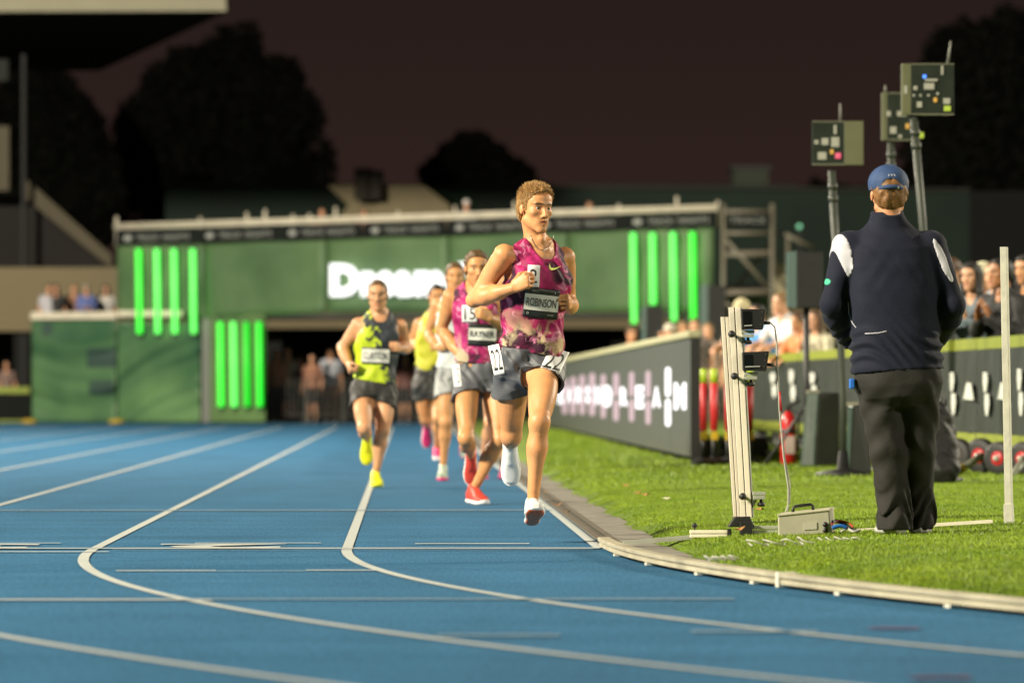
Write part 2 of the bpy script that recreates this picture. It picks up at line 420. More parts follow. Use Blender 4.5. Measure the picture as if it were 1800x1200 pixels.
    def head(s, c, fwd, up=(0, 0, 1), sc=1.0, mouth=.005):
        s.H = Head(c, fwd, up, sc); hp = s.H.prims(s.female, mouth)
        base = s.H.p(0, -.030, -.065)
        nb = s.mid + s.up*s.L*.95 - s.fS*.012
        nk = .046 if s.female else .053
        s.P += [Cone('neck', nb, base, (nk + .004)*s.sc, nk*s.sc, .03)]
        for e in (-1, 1):                                     # neck cords
            s.P.append(Cone('neck', s.q(.985, e*.016, .046), s.H.p(e*.05, -.015, -.06), .011*s.sc, .013*s.sc, .016))
        s.P.append(Ell('neck', BZ(s.q(1.0, 0, .05), s.H.p(0, .03, -.11), .5), np.eye(3), (.014, .014, .018), .016))
        s.P += hp
    def bounds(s, pr, pad=.03):
        lo = np.min([p.box()[0] for p in pr], 0) - pad; hi = np.max([p.box()[1] for p in pr], 0) + pad; return lo, hi
    def field(s, tags, h, infl=0.0, extra=(), P=None):
        pr = [p for p in (P or s.P) if tags is None or any(p.tag.startswith(t) for t in tags)] + list(extra)
        F = Fld(*s.bounds(pr, .03 + infl), h)
        for p in [p for p in pr if not p.sub]: p.put(F, infl if p not in extra else 0)
        for p in [p for p in pr if p.sub]: p.put(F, 0)
        return F

def fld_obj(name, F, m, parent=None, loc=None, attrs=None, smooth_it=0):
    p, q = F.mesh()
    return arr_obj(name, p, q, m, parent, loc, attrs)
def arr_obj(name, p, q, m, parent=None, loc=None, attrs=None, flip=True):
    me = bpy.data.meshes.new(name); nv, nq = len(p), len(q)
    q = np.asarray(q)
    if flip: q = q[:, ::-1]
    k = q.shape[1]
    me.vertices.add(nv); me.vertices.foreach_set('co', np.ascontiguousarray(p, np.float32).ravel())
    me.loops.add(nq*k); me.loops.foreach_set('vertex_index', np.ascontiguousarray(q, np.int32).ravel())
    me.polygons.add(nq); me.polygons.foreach_set('loop_start', np.arange(0, nq*k, k, dtype=np.int32)); me.polygons.foreach_set('loop_total', np.full(nq, k, np.int32))
    me.polygons.foreach_set('use_smooth', np.ones(nq, bool))
    if attrs:
        for kx, vv in attrs.items():
            at_ = me.attributes.new(kx, 'FLOAT', 'POINT'); at_.data.foreach_set('value', np.ascontiguousarray(vv, np.float32))
    me.update(calc_edges=True); me.validate()
    o = bpy.data.objects.new(name, me); me.materials.append(m)
    if loc is not None: o.location = loc
    return link(o, parent)
def sheet(name, F, cx, cz, w, h, rot, m, parent, off=.004, nu=14, nv=8, sm=2, shear=0.0, sign=-1, bow=0.0):
    """a cloth or paper rectangle laid on the front of field F; returns object and a mapper for lettering"""
    c, s_ = math.cos(rot), math.sin(rot)
    U, Vv = np.meshgrid(np.linspace(-w/2, w/2, nu), np.linspace(-h/2, h/2, nv), indexing='ij')
    def xz(U, V): return cx + U*c - V*s_ + shear*V, cz + U*s_ + V*c
    X, Z = xz(U, Vv); Y = F.front(X, Z, sign)
    for _ in range(sm):
        Yp = np.pad(Y, 1, mode='edge'); Y2 = (Yp[:-2,1:-1] + Yp[2:,1:-1] + Yp[1:-1,:-2] + Yp[1:-1,2:])/4
        Y = (np.minimum(Y2, Y) if sign < 0 else np.maximum(Y2, Y))
    Y = Y + sign*off
    us, vs_ = U[:, 0], Vv[0]
    def ymap(u, v):
        iu = np.clip((u + w/2)/w*(nu-1), 0, nu-1.001); iv = np.clip((v + h/2)/h*(nv-1), 0, nv-1.001)
        a = iu.astype(int); b = iv.astype(int); fu = iu-a; fv = iv-b
        return Y[a,b]*(1-fu)*(1-fv)+Y[a+1,b]*fu*(1-fv)+Y[a,b+1]*(1-fu)*fv+Y[a+1,b+1]*fu*fv
    P = np.stack([X, Y, Z], -1).reshape(-1, 3); th = .0015
    n = nu*nv; P2 = P.copy(); P2[:, 1] -= sign*th
    q = []
    for i in range(nu-1):
        for j in range(nv-1):
            a = i*nv+j; q.append([a, a+nv, a+nv+1, a+1]); q.append([n+a, n+a+1, n+a+nv+1, n+a+nv])
    rim = [i*nv for i in range(nu)] + [(nu-1)*nv+j for j in range(1, nv)] + [i*nv+nv-1 for i in range(nu-2, -1, -1)] + [j for j in range(nv-2, 0, -1)]
    for i in range(len(rim)): a, b = rim[i], rim[(i+1) % len(rim)]; q.append([a, n+a, n+b, b])
    o = arr_obj(name, np.concatenate([P, P2]), q, m, parent, flip=False)
    def place(nm, V2, F2, mm, par, lift=.0012):
        V2, F2 = densify(V2, F2, .009)
        x, z = xz(V2[:, 0], V2[:, 1]); y = ymap(V2[:, 0], V2[:, 1]) + sign*lift
        return mesh_obj(nm, np.stack([x, y, z], -1), F2, mm, par)
    return o, place
def subdiv_poly(poly, n=4):
    return poly
def shoe(parent, ankle, toe, up, m_up, m_sole, sc=1.0, h=.005, collar=True, m_lace=None, m_plate=None):
    """running shoe: ankle joint, toe direction, top direction"""
    d = nrm(toe); u = nrm(np.asarray(up, float) - np.dot(up, d)*d); l = np.cross(d, u)
    o = np.asarray(ankle, float) - u*.088*sc - d*.070*sc          # heel bottom
    T = [(0,.026,.040,.052),(.02,.034,.047,.054),(.06,.037,.052,.058),(.12,.036,.046,.060),(.17,.041,.034,.050),(.205,.046,.027,.044),(.24,.044,.022,.040),(.268,.034,.018,.037),(.285,.016,.010,.034)]
    up_l = Loft('shoe', o, d, l, l, [(t*sc, a*sc, b*sc, c*sc) for t, a, b, c in T], .01, 2.4)
    sg = 1 if np.dot(up_l.f, u) > 0 else -1
    up_l.T[:, 2] *= sg
    sole = Loft('shoe', o, d, l, l, [(t*sc, (a+.003)*sc, .016*sc, z*sc*sg) for t, a, z in ((-.004,.024,.020),(.03,.037,.017),(.10,.036,.016),(.16,.044,.016),(.205,.050,.015),(.245,.047,.017),(.275,.034,.024),(.290,.014,.030))], .01, 3.0)
    tongue = Cone('shoe', o + (d*.075 + u*.100)*sc, o + (d*.155 + u*.070)*sc, .030*sc, .024*sc, .015)
    col = Cone('shoe', o + (d*.055 + u*.080)*sc, o + (d*.06 + u*.108)*sc, .036*sc, .034*sc, .015)
    F = Fld(o - .35*sc, o + .35*sc, h)
    lo = np.min([p.box()[0] for p in (up_l, sole, tongue, col)], 0) - .02; hi = np.max([p.box()[1] for p in (up_l, sole, tongue, col)], 0) + .02
    F = Fld(lo, hi, h)
    for p in (up_l, tongue, col): p.put(F)
    S = fld_obj('shoe', F, m_up, parent)
    G = Fld(lo, hi, h); sole.put(G); fld_obj('sole', G, m_sole, S)
    if m_plate:
        pl = Loft('shoe', o, d, l, l, [(t*sc, a*sc, .012*sc, .008*sc*sg) for t, a in ((.0,.026),(.05,.035),(.13,.034),(.16,.041),(.205,.047),(.245,.045),(.276,.034))], .01, 2.6)
        pl.T[:, 2] += np.array([.004, 0, 0, 0, 0, .002, .010])*sc*sg
        Q = Fld(lo, hi, h); pl.put(Q); fld_obj('forefoot_plate', Q, m_plate, S)
    if m_lace:
        for i in range(5):
            t = .150 - i*.017
            zz = .080 + i*.0105
            b = MB(); b.tube([o + (d*t + l*(-.022) + u*(zz - .010))*sc, o + (d*(t + .004) + u*(zz + .008))*sc, o + (d*t + l*.022 + u*(zz - .010))*sc], .0026*sc, 5)
            b.build('lace', m_lace, S)
    return S

def skin_mat(name, col, lipc=None, browc=(.045, .024, .010), stub=.35):
    m = mat(name, col, .47, .16, 11, col2=(min(1, col[0]*1.02), col[1]*.93, col[2]*.86), sss=.05, bump=.16, bscale=75, spec=.42, detail=8)
    N, L = nodes(m); b = N['Principled BSDF']; src = b.inputs['Base Color'].links[0].from_socket
    lipc = lipc or (col[0]*.62, col[1]*.40, col[2]*.46)
    browc = browc
    for nm, c, f in (('stub', (col[0]*.62, col[1]*.55, col[2]*.50), stub), ('lip', lipc, .95), ('brow', browc, .95)):
        a = N.new('ShaderNodeAttribute'); a.attribute_name = nm
        mu = N.new('ShaderNodeMath'); mu.operation = 'MULTIPLY'; mu.inputs[1].default_value = f
        mx = N.new('ShaderNodeMix'); mx.data_type = 'RGBA'; mx.inputs['B'].default_value = (*c, 1)
        L.new(a.outputs['Fac'], mu.inputs[0]); L.new(mu.outputs[0], mx.inputs['Factor']); L.new(src, mx.inputs['A']); src = mx.outputs['Result']
    L.new(src, b.inputs['Base Color'])
    return m
def body_obj(H, h, m, loc, name='person', extra_tags=None):
    F = H.field(None, h); p, q = F.mesh()
    lip, brow, st = H.H.attr(p)
    o = arr_obj(name, p, q, m, None, loc, {'lip': lip, 'brow': brow, 'stub': st})
    return o, F
def hair_obj(H, h, m, parent, kind='short', bump=.006, thick=.012, seed=1, side=None, top=None):
    hd = H.H; k = hd.sc; P = []; sd_ = thick if side is None else side; tp_ = thick*1.15 if top is None else top
    P.append(Ell('hair', hd.p(0, -.016, .036), hd.R, ((.075+sd_)*k, (.097+thick*.8)*k, (.082+tp_)*k), .02))
    P.append(Ell('hair', hd.p(0, -.05, -.02), hd.R, ((.066+sd_*.6)*k, (.050+thick*.7)*k, .07*k), .03))
    P.append(Ell('hair', hd.p(0, .050, .056), hd.R, ((.054+sd_)*k, (.038+thick*.7)*k, (.044+tp_)*k), .03))
    if kind == 'long':
        for e in (-1, 1):
            P.append(Cone('hair', hd.p(e*.062, .005, .03), hd.p(e*.078, .0, -.13), .034*k, .030*k, .03))
            P.append(Cone('hair', hd.p(e*.078, .0, -.13), hd.p(e*.07, .01, -.22), .030*k, .018*k, .03))
        P.append(Cone('hair', hd.p(0, -.07, 0), hd.p(0, -.09, -.19), .07*k, .055*k, .03))
    if kind == 'bun':
        P.append(Ell('hair', hd.p(0, -.12, .05), hd.R, (.05*k,)*3, .02))
    lo = np.min([p.box()[0] for p in P], 0) - .02; hi = np.max([p.box()[1] for p in P], 0) + .02
    F = Fld(lo, hi, h)
    for p in P: p.put(F)
    sl, x, y, z = F.full()
    X = np.stack(np.broadcast_arrays(x, y, z), -1); q = ((X - hd.c) @ hd.R.T.astype(np.float32)) / k
    r = np.random.default_rng(seed); w = np.zeros(q.shape[:3], np.float32)
    for i in range(7):
        dr = r.normal(size=3); dr = dr/np.linalg.norm(dr)*r.uniform(110, 260); w += np.sin(q @ dr.astype(np.float32) + r.uniform(0, 6))
    F.a += (bump/3.0*w).astype(np.float32)
    if kind == 'long': tabz = ((-.13,-.3),(-.02,-.3),(.02,-.2),(.045,.02),(.06,.058),(.075,.078),(.12,.085))
    else: tabz = ((-.13,-.085),(-.075,-.072),(-.045,-.045),(-.030,.020),(.006,.022),(.014,-.012),(.026,-.010),(.034,.026),(.052,.050),(.066,.074),(.082,.088),(.12,.092))
    T = np.array(tabz); zh = np.interp(q[..., 1], T[:, 0], T[:, 1])
    if kind != 'long': zh = zh + np.where(q[..., 1] > .05, -.10*np.maximum(np.abs(q[..., 0]) - .034, 0) + .0, 0)
    F.a = np.maximum(F.a, ((zh - q[..., 2])*.6*k).astype(np.float32))
    if kind == 'long':      # keep the face open
        face = Ell('x', hd.p(0, .085, -.045), hd.R, (.056*k, .085*k, .115*k), .02); F.a = np.maximum(F.a, -face.dist(x, y, z))
    return fld_obj('hair', F, m, parent), F
def tufts(H, F, parent, m, n, ln=.022, rad=.0022, seed=3, up=.6):
    """short locks standing off the hair cap, one mesh"""
    p, q = F.mesh(); r = np.random.default_rng(seed); hd = H.H
    idx = r.choice(len(p), n); b = p[idx]; c = hd.p(0, -.014, .02)
    d = b - c; d /= np.linalg.norm(d, axis=1)[:, None]
    d = d*.6 + hd.u*up*r.uniform(.2, 1, (n, 1)) + r.normal(size=(n, 3))*.40 + hd.f*.25; d /= np.linalg.norm(d, axis=1)[:, None]
    sd = np.cross(d, r.normal(size=(n, 3))); sd /= np.linalg.norm(sd, axis=1)[:, None]; s2 = np.cross(d, sd)
    qz = hd.loc(b)[:, 2:3]; l = ln*r.uniform(.5, 1.2, (n, 1))*np.clip(.35 + (qz - .03)/.07, .35, 1.25); tip = b + d*l + sd*l*r.uniform(-.5, .5, (n, 1)); md = b + d*l*.55
    V = []; Q = []
    ang = [0, 2.1, 4.2]
    rings = [b - d*.006, md, tip]; rr = [rad, rad*.8, rad*.15]
    for R_, w in zip(rings, rr):
        for a in ang: V.append(R_ + (sd*math.cos(a) + s2*math.sin(a))*w)
    V = np.stack(V, 1).reshape(-1, 3)
    base = (np.arange(n)*9)[:, None, None]
    t = []
    for i in range(2):
        for k in range(3): t.append([i*3+k, i*3+(k+1) % 3, (i+1)*3+(k+1) % 3, (i+1)*3+k])
    Q = (np.array(t)[None] + base).reshape(-1, 4)
    return arr_obj('hair_locks', V, Q, m, parent, flip=False)
def eyes(H, parent, iris=(.08, .10, .11)):
    hd = H.H
    for e in (-1, 1):
        c = hd.p(e*.031, .0745, .0045); b = MB(); M = Matrix.Translation(Vector(c))
        pr = [(.0118*math.sin(t), -.0118*math.cos(t)) for t in np.linspace(.05, 3.09, 9)]
        b.lathe(pr, M, 12); o = b.build('eye', M_EYE, parent, True)
        b = MB(); ax = Vector(hd.f); qn = ax.to_track_quat('Z', 'Y').to_matrix().to_4x4()
        b.lathe([(.0062, .0098), (.0058, .0117), (.002, .0124)], Matrix.Translation(Vector(c)) @ qn, 12); b.build('iris', M_IRIS, o, True)
def wob(F, amp, freqs, seed=0):
    """ripple a cloth field: sum of a few slanted waves"""
    sl, x, y, z = F.full(); r = np.random.default_rng(seed)
    for f, (wx, wy, wz), a in freqs:
        ph = r.uniform(0, 6)
        s2 = np.sin(f*.31*(wz*x*1.7 + wx*z + .6*y) + ph*2)*1.6
        F.a += (amp*a*np.sin(f*(wx*x + wy*y + wz*z) + ph + s2)).astype(np.float32)
def cut(F, p, n):
    """keep the side n points to"""
    sl, x, y, z = F.full(); n = nrm(n)
    F.a = np.maximum(F.a, (-((x-p[0])*n[0] + (y-p[1])*n[1] + (z-p[2])*n[2])).astype(np.float32))
def carve(F, prim, k=.004):
    lo, hi = prim.box(); B = F.blk(lo - .06, hi + .06)
    if B is None: return
    sl, x, y, z = B; F.a[sl] = np.maximum(F.a[sl], -prim.dist(x, y, z))
M_EYE = mat('eye_white', (.42, .36, .31), .3); M_IRIS = mat('iris', (.03, .032, .030), .25)
# ---------------------------------------------------------------- the ground: track, markings, drain strip, turf
YF = 30.2                              # finish line
R0 = 36.5; XK = 0.94; CX = XK + R0      # kerb radius and centre of the bend (turning right towards the camera)
def lane_pt(off, s):
    """point on the line `off` metres outside the kerb; s metres past (+) or before (-) the finish line"""
    if s <= 0: return (XK - off, YF - s)
    a = s / R0; r = R0 + off
    return (CX - r * math.cos(a), YF - r * math.sin(a))
def track_material():
    m = bpy.data.materials.new('blue_rubber_track'); m.use_nodes = True; N, L = nodes(m); b = N['Principled BSDF']
    b.inputs['Roughness'].default_value = .85; b.inputs['Specular IOR Level'].default_value = .16
    t = N.new('ShaderNodeTexCoord')
    def noise(sc, det, vec=None):
        n = N.new('ShaderNodeTexNoise'); n.inputs['Scale'].default_value = sc; n.inputs['Detail'].default_value = det
        L.new(vec or t.outputs['Object'], n.inputs['Vector']); return n.outputs['Fac']
    mp = N.new('ShaderNodeMapping'); mp.inputs['Scale'].default_value = (.25, 1.2, 1); L.new(t.outputs['Object'], mp.inputs[0])
    r1_ = N.new('ShaderNodeValToRGB'); r1_.color_ramp.elements[0].position = .3; r1_.color_ramp.elements[1].position = .72
    r1_.color_ramp.elements[0].color = (.029, .114, .218, 1); r1_.color_ramp.elements[1].color = (.041, .147, .276, 1)
    L.new(noise(1.1, 6, mp.outputs[0]), r1_.inputs[0])
    g = noise(190, 3); gm = N.new('ShaderNodeMapRange'); gm.inputs['From Min'].default_value = .3; gm.inputs['From Max'].default_value = .7; gm.inputs['To Min'].default_value = .62; gm.inputs['To Max'].default_value = 1.35
    L.new(g, gm.inputs[0])
    mx = N.new('ShaderNodeVectorMath'); mx.operation = 'SCALE'; L.new(r1_.outputs[0], mx.inputs[0]); L.new(gm.outputs[0], mx.inputs['Scale'])
    m2 = N.new('ShaderNodeMapping'); m2.inputs['Scale'].default_value = (95, 3.2, 1); L.new(t.outputs['Object'], m2.inputs[0])   # speckle of light on granule facets put into colour, stretched along the track
    g2 = N.new('ShaderNodeMapRange'); g2.inputs['From Min'].default_value = .3; g2.inputs['From Max'].default_value = .7; g2.inputs['To Min'].default_value = .80; g2.inputs['To Max'].default_value = 1.22; L.new(noise(1.0, 3, m2.outputs[0]), g2.inputs[0])
    m3 = N.new('ShaderNodeMapping'); m3.inputs['Scale'].default_value = (1.6, .22, 1); L.new(t.outputs['Object'], m3.inputs[0])     # traffic wear along the lanes
    g3 = N.new('ShaderNodeMapRange'); g3.inputs['From Min'].default_value = .3; g3.inputs['From Max'].default_value = .7; g3.inputs['To Min'].default_value = .90; g3.inputs['To Max'].default_value = 1.10; L.new(noise(1.0, 5, m3.outputs[0]), g3.inputs[0])
    mm = N.new('ShaderNodeMath'); mm.operation = 'MULTIPLY'; L.new(g2.outputs[0], mm.inputs[0]); L.new(g3.outputs[0], mm.inputs[1])
    mx2 = N.new('ShaderNodeVectorMath'); mx2.operation = 'SCALE'; L.new(mx.outputs[0], mx2.inputs[0]); L.new(mm.outputs[0], mx2.inputs['Scale'])
    L.new(mx2.outputs[0], b.inputs['Base Color'])
    bp = N.new('ShaderNodeBump'); bp.inputs['Strength'].default_value = .5; bp.inputs['Distance'].default_value = .004; L.new(noise(260, 2), bp.inputs['Height']); L.new(bp.outputs[0], b.inputs['Normal'])
    return m
def paint_material(name, col, wear=.5, lo=.38):
    m = bpy.data.materials.new(name); m.use_nodes = True; N, L = nodes(m); b = N['Principled BSDF']; b.inputs['Roughness'].default_value = .65
    t = N.new('ShaderNodeTexCoord'); n = N.new('ShaderNodeTexNoise'); n.inputs['Scale'].default_value = 70; n.inputs['Detail'].default_value = 6
    L.new(t.outputs['Object'], n.inputs['Vector'])
    r = N.new('ShaderNodeValToRGB'); r.color_ramp.elements[0].position = lo - .1; r.color_ramp.elements[1].position = lo + .06
    r.color_ramp.elements[0].color = (*[c*(1-wear) + q*wear for c, q in zip(col, (.035, .15, .30))], 1); r.color_ramp.elements[1].color = (*col, 1)
    L.new(n.outputs['Fac'], r.inputs[0]); L.new(r.outputs[0], b.inputs['Base Color']); return m
M_TRACK = track_material(); M_LINE = paint_material('white_line_paint', (.50, .525, .50), .55, .40)
M_FAINT = paint_material('worn_line_paint', (.30, .38, .42), .8, .50); M_REDP = paint_material('red_mark_paint', (.16, .07, .14), .7, .5)
gm_ = mat('dark_earth', (.03, .035, .02), .9, .3, .2)
mesh_obj('ground', [(-600, -40, -.012), (600, -40, -.012), (600, 1400, -.012), (-600, 1400, -.012)], [[0, 1, 2, 3]], gm_)['kind'] = 'structure'
track = mesh_obj('track', [(-30, 5, 0), (60, 5, 0), (60, 158.5, 0), (-30, 158.5, 0)], [[0, 1, 2, 3]], M_TRACK); track['kind'] = 'structure'
def ribbon(name, pts, w, m, z, parent):
    V = []; F = []
    for i, (x, y) in enumerate(pts):
        a = pts[max(i-1, 0)]; b = pts[min(i+1, len(pts)-1)]; tx, ty = b[0]-a[0], b[1]-a[1]; l = math.hypot(tx, ty)
        nx, ny = -ty/l*w/2, tx/l*w/2
        V += [(x+nx, y+ny, z), (x-nx, y-ny, z)]
    F = [[2*i, 2*i+1, 2*i+3, 2*i+2] for i in range(len(pts)-1)]
    return mesh_obj(name, V, F, m, parent)
for k in range(0, 9):
    S = np.concatenate([[-108], np.arange(-100, 0, 10), np.arange(0, 25, .4)]) if k else np.array([-108, -50, -20, -.15])
    ribbon('lane_line', [lane_pt(1.22*k, s) for s in S], .05, M_LINE, .004, track)
def cross(y, x0, x1, w, m, name='cross_line', z=.006):
    return ribbon(name, [(x0, y), (x1, y)], w, m, z, track)
cross(30.25, -9, XK, .15, M_LINE, 'finish_line')
cross(29.60, -9, -1.40, .10, M_LINE); cross(29.95, -1.40, .9, .05, M_FAINT)
cross(31.30, -1.05, -.42, .09, M_LINE); cross(31.30, -2.3, -1.72, .09, M_LINE); cross(31.15, .05, .62, .12, M_LINE)
cross(40.0, -9, XK, .22, M_FAINT); cross(26.45, -1.22, -.80, .10, M_LINE); cross(26.40, -.80, -.42, .07, M_FAINT); cross(26.5, -.42, -.12, .10, M_LINE)
cross(22.75, -9, -.70, .12, M_LINE); cross(22.80, -.70, 1.2, .10, M_FAINT); cross(19.4, .10, .48, .10, M_FAINT); cross(19.7, .90, 1.30, .10, M_FAINT)
for px, py, w in ((1560, 1106, .055), (1640, 1193, .060)):
    Y = ground_Y(py); p = at(px, py, Y); cross(Y, p.x - .06, p.x + .10, w*2.2, M_REDP, 'red_mark')
for k, dgt in ((1, '2'), (2, '3'), (3, '4')):
    V, F = text_mesh(dgt, .03); V = -fit(V, .62, .85)
    cxx = XK - 1.22*k - .62
    mesh_obj('lane_number', [(cxx + x, 30.72 + y, .006) for x, y in V], F, M_LINE if k else M_FAINT, track)
# concrete drain strip between the straight's edge line and the turf, and round the bend inside the kerb
M_CONC = mat('weathered_concrete', (.20, .185, .155), .85, .35, 6, bump=.5, bscale=40)
M_DRAIN = mat('drain_cover', (.12, .10, .075), .8, .4, 25, bump=.4, bscale=60)
strip = ribbon('drain_strip', [lane_pt(-.185, s) for s in np.concatenate([np.arange(-125, 0, 5), np.arange(0, 20, .5)])], .32, M_CONC, .010, None)
strip['kind'] = 'structure'
ribbon('drain_cover', [lane_pt(-.085, s) for s in np.concatenate([np.arange(-90, -1, 1.0), [-.3]])], .10, M_DRAIN, .014, strip)
ribbon('drain_cover', [lane_pt(-.085, s) for s in np.concatenate([np.arange(-90, -1, 1.0), [-.3]])], .012, M_TEXT if 'M_TEXT' in globals() else gm_, .018, strip)
# turf: a raised sheet with a ragged sloping edge
def turf_edge(s): return -.335 - .03*math.sin(s*1.7) - .02*math.sin(s*5.3 + 1)
M_TURF = mat('turf_ground', (.085, .145, .010), .9, .30, 2.2, col2=(.120, .180, .012), bump=.6, bscale=60)
SS = np.concatenate([[-128], np.arange(-125, -60, 5), np.arange(-60, 21, .25)])
V = []; F = []
for i, s in enumerate(SS):
    o_ = turf_edge(s)
    for j, (q, z) in enumerate(((o_, .008), (o_ - .03, .022), (o_ - .10, .045), (o_ - .5, .08), (o_ - 1.6, GZ), (o_ - 4, GZ))):
        x, y = lane_pt(q, s); V.append((x, y, z))
    x, y = lane_pt(o_ - 4, s); V.append((48, y if s < 0 else min(y, YF), GZ))
n = 7
for i in range(len(SS) - 1):
    for j in range(n - 1): F.append([i*n+j, i*n+j+1, (i+1)*n+j+1, (i+1)*n+j])
turf = mesh_obj('turf', V, F, M_TURF, None, None, True); turf['kind'] = 'structure'
def turf_z(x, y):
    s = YF - y
    if s <= 0: d = x - XK
    else: d = R0 - math.hypot(CX - x, YF - y)
    d -= .335
    return float(np.interp(d, [0, .03, .10, .5, 1.6], [.008, .022, .045, .08, GZ]))
# grass blades
M_GRASS = bpy.data.materials.new('grass_blades'); M_GRASS.use_nodes = True
N, L = nodes(M_GRASS); b = N['Principled BSDF']; b.inputs['Roughness'].default_value = .5; b.inputs['Specular IOR Level'].default_value = .3
t = N.new('ShaderNodeTexCoord'); nz = N.new('ShaderNodeTexNoise'); nz.inputs['Scale'].default_value = 1.3; nz.inputs['Detail'].default_value = 8
L.new(t.outputs['Object'], nz.inputs['Vector']); rp = N.new('ShaderNodeValToRGB')
rp.color_ramp.elements[0].position = .32; rp.color_ramp.elements[1].position = .68
rp.color_ramp.elements[0].color = (.130, .222, .009, 1); rp.color_ramp.elements[1].color = (.235, .325, .015, 1)
L.new(nz.outputs['Fac'], rp.inputs[0])
at_ = N.new('ShaderNodeAttribute'); at_.attribute_name = 'tone'; mx = N.new('ShaderNodeVectorMath'); mx.operation = 'SCALE'
L.new(rp.outputs[0], mx.inputs[0]); L.new(at_.outputs['Fac'], mx.inputs['Scale']); L.new(mx.outputs[0], b.inputs['Base Color'])
def grass(n, ylo, yhi, xmax, ln, wd, seed):
    r = np.random.default_rng(seed)
    y = ylo + (yhi - ylo)*r.random(n); u = r.random(n)
    s = YF - y
    xe = np.where(s <= 0, XK, CX - np.sqrt(np.maximum(R0**2 - s**2, 0))) + .36
    xr = (1810 - 712)/FPX*y + 1.3
    arc = np.where(s <= 0, s, R0*np.arcsin(np.clip(s/R0, -1, 1)))
    xt = xe - .36 + .335 + .03*np.sin(arc*1.7) + .02*np.sin(arc*5.3 + 1)
    xl = np.maximum(xt - .015 + .03*r.random(n)*np.sin(s*9), (940 - 712)/FPX*y)
    u = np.where(r.random(n) < .12, u*.12, u)
    x = xl + (np.minimum(xr, xmax) - xl)*u
    z = np.array([turf_z(a, b_) for a, b_ in zip(x, y)]) if n < 30000 else np.interp(x - xt, [0, .03, .10, .5, 1.6], [.008, .022, .045, .08, GZ])
    edge = np.clip((x - xt)/.15 + .4, .5, 1)
    a = r.uniform(0, 6.283, n); l = ln*r.uniform(.55, 1.25, n)*edge; lean = r.normal(0, .45, (n, 2))
    ca, sa = np.cos(a)*wd/2, np.sin(a)*wd/2
    z = z - .004
    B0 = np.stack([x-ca, y-sa, z], 1); B1 = np.stack([x+ca, y+sa, z], 1)
    mid = np.stack([x+lean[:, 0]*l*.35, y+lean[:, 1]*l*.35, z+l*.6], 1); c2 = np.stack([ca*.8, sa*.8, 0*ca], 1)
    tip = np.stack([x+lean[:, 0]*l*.9, y+lean[:, 1]*l*.9, z+l*np.clip(1-.3*np.abs(lean).sum(1), .45, 1)], 1)
    P = np.stack([B0, B1, mid+c2, mid-c2, tip], 1).reshape(-1, 3)
    k = np.arange(n)*5
    Q = np.stack([k, k+1, k+2, k+3], 1); T = np.stack([k+3, k+2, k+4, k+4], 1)
    me = bpy.data.meshes.new('grass'); me.vertices.add(5*n); me.vertices.foreach_set('co', P.astype(np.float32).ravel())
    lv = np.concatenate([np.concatenate([Q, T[:, :3]], 1)], 1).ravel()
    me.loops.add(7*n); me.loops.foreach_set('vertex_index', lv.astype(np.int32))
    st = np.stack([np.arange(n)*7, np.arange(n)*7+4], 1).ravel(); tot = np.tile([4, 3], n)
    me.polygons.add(2*n); me.polygons.foreach_set('loop_start', st.astype(np.int32)); me.polygons.foreach_set('loop_total', tot.astype(np.int32))
    av = me.attributes.new('tone', 'FLOAT', 'POINT'); av.data.foreach_set('value', np.repeat(r.uniform(.75, 1.22, n), 5).astype(np.float32))
    me.update(calc_edges=True); me.materials.append(M_GRASS)
    return me
g0 = bpy.data.objects.new('grass', grass(360000, 20.5, 46, 7.5, .019, .0030, 1)); link(g0)
tag(g0, 'short green grass blades of the infield turf near the kerb', 'grass', None, 'stuff')
g1 = bpy.data.objects.new('grass', grass(130000, 46, 110, 12, .034, .007, 2)); link(g1)
tag(g1, 'short green grass of the infield farther down the straight', 'grass', None, 'stuff')
# ---------------------------------------------------------------- kerb rail round the bend
M_KERB = mat('cream_aluminium_kerb', (.40, .365, .27), .55, .26, 3, bump=.08, bscale=30, detail=8)
M_KERB2 = mat('kerb_foot', (.62, .60, .50), .6, .1, 20)
kerb = empty('kerb_rail', (*lane_pt(0, 0), 0)); tag(kerb, 'low cream aluminium kerb rail curving round the inside of the bend', 'kerb')
s0 = 0.0; seg = 0
while s0 < 14:
    s1 = s0 + (6.1 if seg == 0 else 4.0); b = MB(kerb.location)
    prof = ((-.004, .018), (-.004, .034), (.002, .036), (.002, .041), (-.010, .043), (-.012, .056), (-.006, .060), (.045, .060), (.052, .054), (.052, .030), (.046, .030), (.046, .018))
    ss = np.linspace(s0 + (.0 if seg == 0 else .004), s1 - .004, 22)
    P = []
    for s in ss:
        for q, z in prof: x, y = lane_pt(-q, s); P.append((x, y, z))
    m_ = len(prof); F = [[i*m_+j, i*m_+(j+1) % m_, (i+1)*m_+(j+1) % m_, (i+1)*m_+j] for i in range(21) for j in range(m_)]
    F += [list(range(m_))[::-1], [21*m_+j for j in range(m_)]]
    b.add(P, F); b.build('kerb_section', M_KERB, kerb, False)
    b = MB(kerb.location)
    x0, y0 = lane_pt(.018, s1); x1, y1 = lane_pt(-.056, s1)
    a = s1 / R0; M = Matrix.Translation((*lane_pt(-.02, s1), 0)) @ Matrix.Rotation(a, 4, 'Z')
    b.box((-.036, -.022, .004), (.040, .022, .064), M); b.build('joint_clamp', M_KERB2, kerb, bevel=.003)
    s0 = s1; seg += 1
